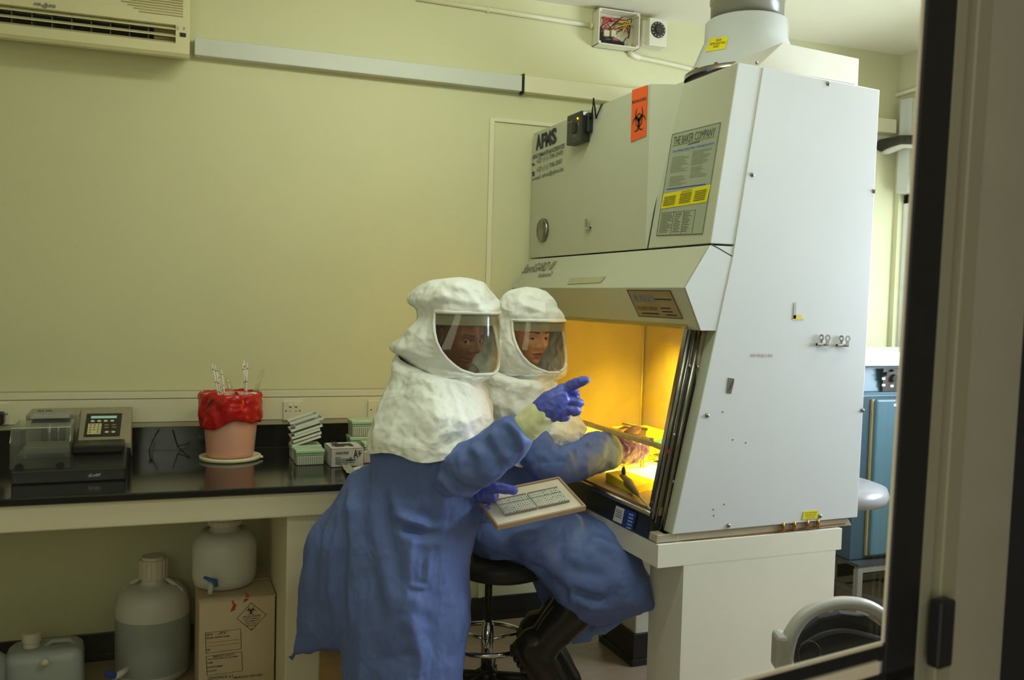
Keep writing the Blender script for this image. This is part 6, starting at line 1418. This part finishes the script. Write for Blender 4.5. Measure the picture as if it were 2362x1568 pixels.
# grey head strap and dark chin strap
b = MB(); N_ = 48; rg = []
for z_ in (.050, .074): rg.append([hcT+M3@Vector((.0795*math.cos(2*PI*i/N_), .0995*math.sin(2*PI*i/N_)-.004, z_)) for i in range(N_)])
loft(b, rg, False); b.build('head_band', mat('grey_strap', (120, 116, 112), .6), pT, True, solid=.002)
rowsT = [(664, 1204, 1236, DT, .03), (667, 1184, 1250, DT, .065), (675, 1168, 1262, DT, .095), (688, 1156, 1274, DT, .115), (702, 1148, 1285, DT, .13), (716, 1142, 1295, DT, .138), (727, 1138, 1302, DT, .14),
         (738, 1138, 1303, DT, .138), (755, 1136, 1303, DT, .138), (780, 1128, 1304, DT, .14), (805, 1120, 1304, DT, .14), (830, 1118, 1305, DT, .13), (846, 1124, 1306, DT, .12), (854, 1128, 1305, DT, .118), (866, 1136, 1296, DT, .112), (880, 1146, 1282, DT, .108), (895, 1152, 1276, DT, .105)]
opT = {737: 1181, 760: 1182, 780: 1186, 800: 1194, 818: 1205, 833: 1220, 844: 1238, 853: 1262}
res = hood_shell(rowsT, opT, -48, pT, None, 2)
hoodT = finish_hood(pT, *res[:7], 4, .9, [([(1140, 722, 3.22), (1190, 730, 3.2), (1250, 732, 3.2), (1300, 736, 3.24)], .006, .012), ([(1180, 690, 3.24), (1230, 712, 3.2), (1290, 722, 3.22)], .006, .016)])
inner_collar(hoodT, P(1212, 848, DT), .125, .058, -.020, -.045, 4)
p_ = P(1297, 729, DT-.02); MB().obox(p_, CR, CF, CU, .004, .003, .006).build('brim_label', mat('tiny_label', (120, 110, 90), .5), hoodT)
rowsCT = [(812, 1122, 1290, DT, .10), (826, 1112, 1284, DT, .125), (850, 1108, 1278, DT, .15), (880, 1102, 1290, 3.36, .17), (915, 1098, 1306, 3.38, .195), (950, 1098, 1326, 3.40, .21), (985, 1098, 1346, 3.41, .225), (1010, 1100, 1350, 3.42, .23), (1040, 1104, 1330, 3.42, .23)]
def hemT(a): s = math.sin(a); cc = math.cos(a); return .006*math.sin(3*a+2)+.009*math.sin(5*a+1)+.045*max(0, cc)**1.5-.012*max(0, -s)**3
cape('cape', hoodT, rowsCT, hemT, 6, [([(1200, 870, 3.2), (1240, 900, 3.16), (1270, 950, 3.16)], .010, .016), ([(1180, 900, 3.2), (1190, 960, 3.18), (1200, 1030, 3.17)], .009, .018), ([(1260, 890, 3.2), (1300, 940, 3.2), (1340, 985, 3.24)], .012, .016), ([(1150, 960, 3.2), (1170, 1020, 3.18)], .009, .016)], .9, fT)
# gown of the seated person
b = MB()
rows_solid(b, [(930, 1150, 1270, 3.42, .13), (980, 1120, 1290, 3.43, .16), (1040, 1105, 1290, 3.43, .175), (1100, 1098, 1280, 3.43, .18), (1160, 1092, 1275, 3.42, .19), (1215, 1085, 1290, 3.42, .20), (1262, 1092, 1290, 3.41, .20)], 40)
cols_solid(b, [(1088, 1200, 1255, 3.42, .14), (1130, 1170, 1268, 3.41, .20), (1190, 1150, 1292, 3.40, .23), (1240, 1160, 1325, 3.38, .24), (1290, 1170, 1385, 3.36, .25), (1335, 1180, 1422, 3.34, .25), (1380, 1195, 1424, 3.33, .25), (1425, 1222, 1414, 3.32, .24), (1465, 1268, 1402, 3.31, .21), (1492, 1320, 1394, 3.30, .17), (1513, 1372, 1388, 3.30, .10)], 60)
limb(b, [(1222, 985, 3.27, 50), (1240, 1045, 3.22, 54), (1270, 1068, 3.21, 50), (1318, 1062, 3.26, 46), (1362, 1052, 3.32, 43), (1392, 1044, 3.37, 42), (1406, 1042, 3.40, 38)], 44)
limb(b, [(1230, 985, 3.56, 48), (1290, 1050, 3.60, 42), (1350, 1050, 3.66, 36), (1400, 1035, 3.70, 30)], 40)
V, N, Fq = fuse(b, .006, 6)
V = ripple(V, N, [('s', .008, 8, (1, 1, .5)), ('cell', -.034, 5.5, (.8, .8, .8)), ('cell', .012, 14, (1, 1, 1)), ('ridge', .0012, 34, (1, 1, .8))], 9)
V = crease(V, N, [(p_, h_*1.3, w_*1.3) for p_, h_, w_ in [([(1200, 1250, 3.17), (1260, 1220, 3.15), (1330, 1190, 3.15)], .012, .016), ([(1250, 1275, 3.14), (1310, 1335, 3.12), (1390, 1345, 3.12), (1440, 1330, 3.13)], .014, .018), ([(1215, 1310, 3.16), (1290, 1340, 3.12)], -.014, .014), ([(1335, 1370, 3.10), (1370, 1385, 3.10), (1400, 1380, 3.11)], -.014, .012), ([(1345, 1210, 3.15), (1420, 1265, 3.14), (1480, 1350, 3.16)], .010, .018), ([(1300, 1360, 3.11), (1306, 1410, 3.12)], -.012, .010),
    ([(1325, 1020, 3.20), (1322, 1060, 3.20), (1330, 1095, 3.22)], .010, .010), ([(1300, 1020, 3.18), (1290, 1070, 3.17)], -.010, .011), ([(1345, 1015, 3.24), (1362, 1030, 3.26), (1380, 1018, 3.28)], .009, .009), ([(1350, 1095, 3.26), (1380, 1075, 3.28), (1402, 1040, 3.32)], .010, .010), ([(1375, 1090, 3.30), (1392, 1060, 3.31)], -.008, .007)]])
mesh('gown', [tuple(v) for v in V], Fq, gownm, pT, True)
# turned-out hem (lining) behind the boot, and the back drape below the seat
def ribbon(name, quadpts, depths, m, parent, seed, N=24, M=10, wob=.006, parentless=False):
    V = []; Fq = []; (a, b2, c, d) = quadpts; da, db, dc, dd_ = depths
    for i in range(N+1):
        for j in range(M+1):
            u, v = i/N, j/M; x, y = lerp2(quadpts, u, v); dep = (da+(db-da)*u)*(1-v)+(dd_+(dc-dd_)*u)*v
            p_ = P(x, y, dep); V.append(p_+AWAY*wob*2*noise.noise(p_*16+Vector((seed, 0, 0)))+UP*wob*noise.noise(p_*11))
    for i in range(N):
        for j in range(M): Fq.append((i*(M+1)+j, i*(M+1)+j+1, (i+1)*(M+1)+j+1, (i+1)*(M+1)+j))
    return mesh(name, V, Fq, m, parent, True, solid=.002)
lin_ = mat('bright_blue_lining', (140, 166, 240), .6, var=.12, scale=70)
ribbon('gown_hem', [(1516, 1386), (1395, 1400), (1360, 1462), (1395, 1462)], (3.30, 3.42, 3.42, 3.40), lin_, pT, 1)
ribbon('gown_hem', [(1400, 1405), (1340, 1420), (1318, 1484), (1362, 1478)], (3.42, 3.45, 3.46, 3.44), lin_, pT, 2)
ribbon('gown_drape', [(1215, 1310), (1300, 1330), (1300, 1405), (1255, 1404)], (3.50, 3.45, 3.45, 3.50), gownm, pT, 3)
ribbon('trouser_cuff', [(1322, 1418), (1400, 1408), (1392, 1432), (1345, 1444)], (3.24, 3.26, 3.26, 3.24), mat('green_scrub_trousers', (110, 150, 138), .7), pT, 4)
# boots
def boot(label, o, dpt, near=True):
    ox_, oy_ = o; b = MB(); f_ = lambda x, y, r, dd=0: (x+ox_, y+oy_, dpt+dd, r)
    limb(b, [f_(1328, 1392, 52), f_(1318, 1408, 52), f_(1290, 1440, 46), (1262+ox_, 1472+oy_, dpt, 41), (1244+ox_, 1500+oy_, dpt, 40)], 26, 26)
    limb(b, [f_(1236, 1486, 40), f_(1222, 1490, 38), f_(1240, 1520, 40), f_(1262, 1556, 37), f_(1284, 1590, 33), f_(1304, 1618, 27), f_(1316, 1634, 16)], 34, 26)
    V, N, Fq = fuse(b, .0055, 3)
    V = ripple(V, N, [('s', .004, 14, (1, 1, 1))], 3)
    bt = mesh('boot', [tuple(v) for v in V], Fq, bootm, pT, True)
    # sole with treads along the back of the foot
    s0, s1 = P(1180+ox_, 1492+oy_, dpt), P(1262+ox_, 1630+oy_, dpt); ax_ = (s1-s0).normalized(); nn_ = ax_.cross(AWAY).normalized()
    if nn_.dot(LAT) > 0: nn_ = -nn_
    sb = MB(); Ls = (s1-s0).length; sb.obox(s0.lerp(s1, .5)-nn_*.014, ax_, AWAY, nn_, Ls/2, .045, .010); sb.build('sole', mat('sole_rubber', (16, 16, 16), .6), bt, bevel=.005)
    for k in range(11):
        if 4 <= k <= 5: continue
        c_ = s0+ax_*(Ls*(k+.5)/11)-nn_*.0+nn_*.002; MB().obox(c_, ax_, AWAY, nn_, Ls/34, .043, .009).build('tread', mat('sole_rubber', (16, 16, 16), .6), bt, bevel=.003)
    MB().tube([P(1276+ox_, 1398+oy_, dpt-.06), P(1255+ox_, 1424+oy_, dpt-.06), P(1238+ox_, 1452+oy_, dpt-.055)], .003, 6).build('boot_seam', mat('seam_brown', (58, 48, 40), .5), bt)
    return bt
boot('near', (0, 0), 3.24); boot('far', (14, -40), 3.50)
# gloved hand reaching under the sash, with ribbed wrist
hand('glove', [
    [(1396, 1046, 3.38, 30), (1415, 1040, 3.41, 33), (1438, 1034, 3.44, 33), (1458, 1030, 3.47, 28)],
    [(1450, 1018, 3.47, 14), (1470, 1014, 3.50, 12), (1488, 1018, 3.52, 11), (1496, 1026, 3.53, 9)],
    [(1450, 1030, 3.46, 14), (1472, 1032, 3.48, 12), (1486, 1038, 3.50, 11), (1490, 1044, 3.51, 9)],
    [(1448, 1042, 3.45, 13), (1466, 1046, 3.46, 12), (1478, 1050, 3.48, 10), (1482, 1054, 3.49, 8)],
    [(1440, 1052, 3.44, 12), (1456, 1058, 3.45, 10), (1466, 1060, 3.47, 9), (1470, 1062, 3.48, 7)],
    [(1440, 1012, 3.48, 13), (1452, 1000, 3.53, 11), (1462, 992, 3.58, 10), (1472, 990, 3.62, 8)]], glovep, pT, 11, .0036, .0022)
hand('glove', [
    [(1415, 1025, 3.72, 26), (1440, 1012, 3.76, 28), (1462, 1006, 3.78, 24)],
    [(1450, 998, 3.76, 12), (1446, 990, 3.76, 10), (1447, 984, 3.76, 8)],
    [(1460, 1000, 3.78, 11), (1474, 993, 3.78, 10), (1486, 989, 3.77, 8)],
    [(1462, 1008, 3.78, 11), (1478, 1003, 3.78, 10), (1488, 998, 3.77, 8)],
    [(1460, 1016, 3.78, 11), (1476, 1013, 3.78, 9), (1486, 1010, 3.77, 7)],
    [(1456, 1022, 3.77, 10), (1470, 1022, 3.77, 9), (1478, 1020, 3.77, 7)]], mat('pale_violet_glove', (170, 140, 170), .4), pT, 12, .0036, .0015)
# specimen holder held in the far hand
a_, c_ = P(1436, 976, 3.75), P(1486, 986, 3.75); ex = (c_-a_).normalized(); t = thing('slide_holder', 'small metal slide holder held up in the far gloved hand behind glass', 'slide holder', (a_+c_)/2-UP*.03)
MB().obox((a_+c_)/2, ex, AWAY, ex.cross(AWAY), (c_-a_).length/2, .012, .004).build('slide', mat('slide_metal', (160, 150, 110), .3, .5), t, bevel=.001)
MB().obox(c_-ex*.018-UP*.022, ex, AWAY, ex.cross(AWAY), .026, .010, .016).build('holder_body', mat('holder_olive', (150, 136, 70), .4), t, bevel=.003)
MB().obox(c_+ex*.002-UP*.004, ex, AWAY, ex.cross(AWAY), .012, .012, .006).build('end_clip', mat('clip_dark', (70, 44, 34), .4), t, bevel=.002)

# ---------------------------------------------------------------- stool
sx = Vector((P(1126, 1400, 3.42).x, P(1126, 1400, 3.42).y, 0))
t = thing('lab_stool', 'black swivel stool with chrome column and foot ring under the seated person', 'stool', sx)
zs0 = P(1126, 1318, 3.42).z
b = MB(); sc_ = sx+LAT*.045; b.lathe([(.02, zs0-.005), (.15, zs0-.002), (.195, zs0+.016), (.205, zs0+.04), (.195, zs0+.075), (.15, zs0+.088), (.001, zs0+.09)], sc_, UP, 56, caps=False); b.build('seat', mat('black_vinyl', (22, 22, 24), .5, var=.1), t, True)
zc0 = P(1126, 1432, 3.42).z; zr = P(1126, 1474, 3.42).z; zh = P(1126, 1545, 3.42).z
MB().tube([sx+UP*(zc0-.02), sx+UP*(zs0+.0)], .0145, 18).build('gas_column', blackpl, t, True)
MB().lathe([(.024, zh), (.024, zc0-.012), (.020, zc0-.010), (.020, zc0), (.015, zc0+.002)], sx, UP, 32).build('chrome_sleeve', chrome, t, True)
b = MB(); b.tube([sx+LAT*.165*math.cos(2*PI*k/48)+AWAY*.165*math.sin(2*PI*k/48)+UP*zr for k in range(49)], .0095, 12, caps=False); b.build('foot_ring', chrome, t, True)
for k in range(3): a_ = 2*PI*k/3+.5; MB().tube([sx+UP*(zr-.004), sx+UP*zr+LAT*.162*math.cos(a_)+AWAY*.162*math.sin(a_)], .007, 10).build('ring_spoke', chrome, t, True)
b = MB(); b.lathe([(.045, zh-.06), (.045, zh-.01), (.026, zh+.004)], sx, UP, 32); b.build('hub', blackpl, t, True)
for k in range(5):
    a_ = 2*PI*k/5+.25; e2 = LAT*math.cos(a_)+AWAY*math.sin(a_); MB().tube([sx+e2*.03+UP*(zh-.035), sx+e2*.20+UP*(zh-.055), sx+e2*.30+UP*(.082)], [.024, .020, .015], 12).build('base_leg', blackpl, t, True)
    s2 = e2.cross(UP); MB().tube([sx+e2*.30+UP*.03-s2*.018, sx+e2*.30+UP*.03+s2*.018], .029, 20).build('caster', blackpl, t)
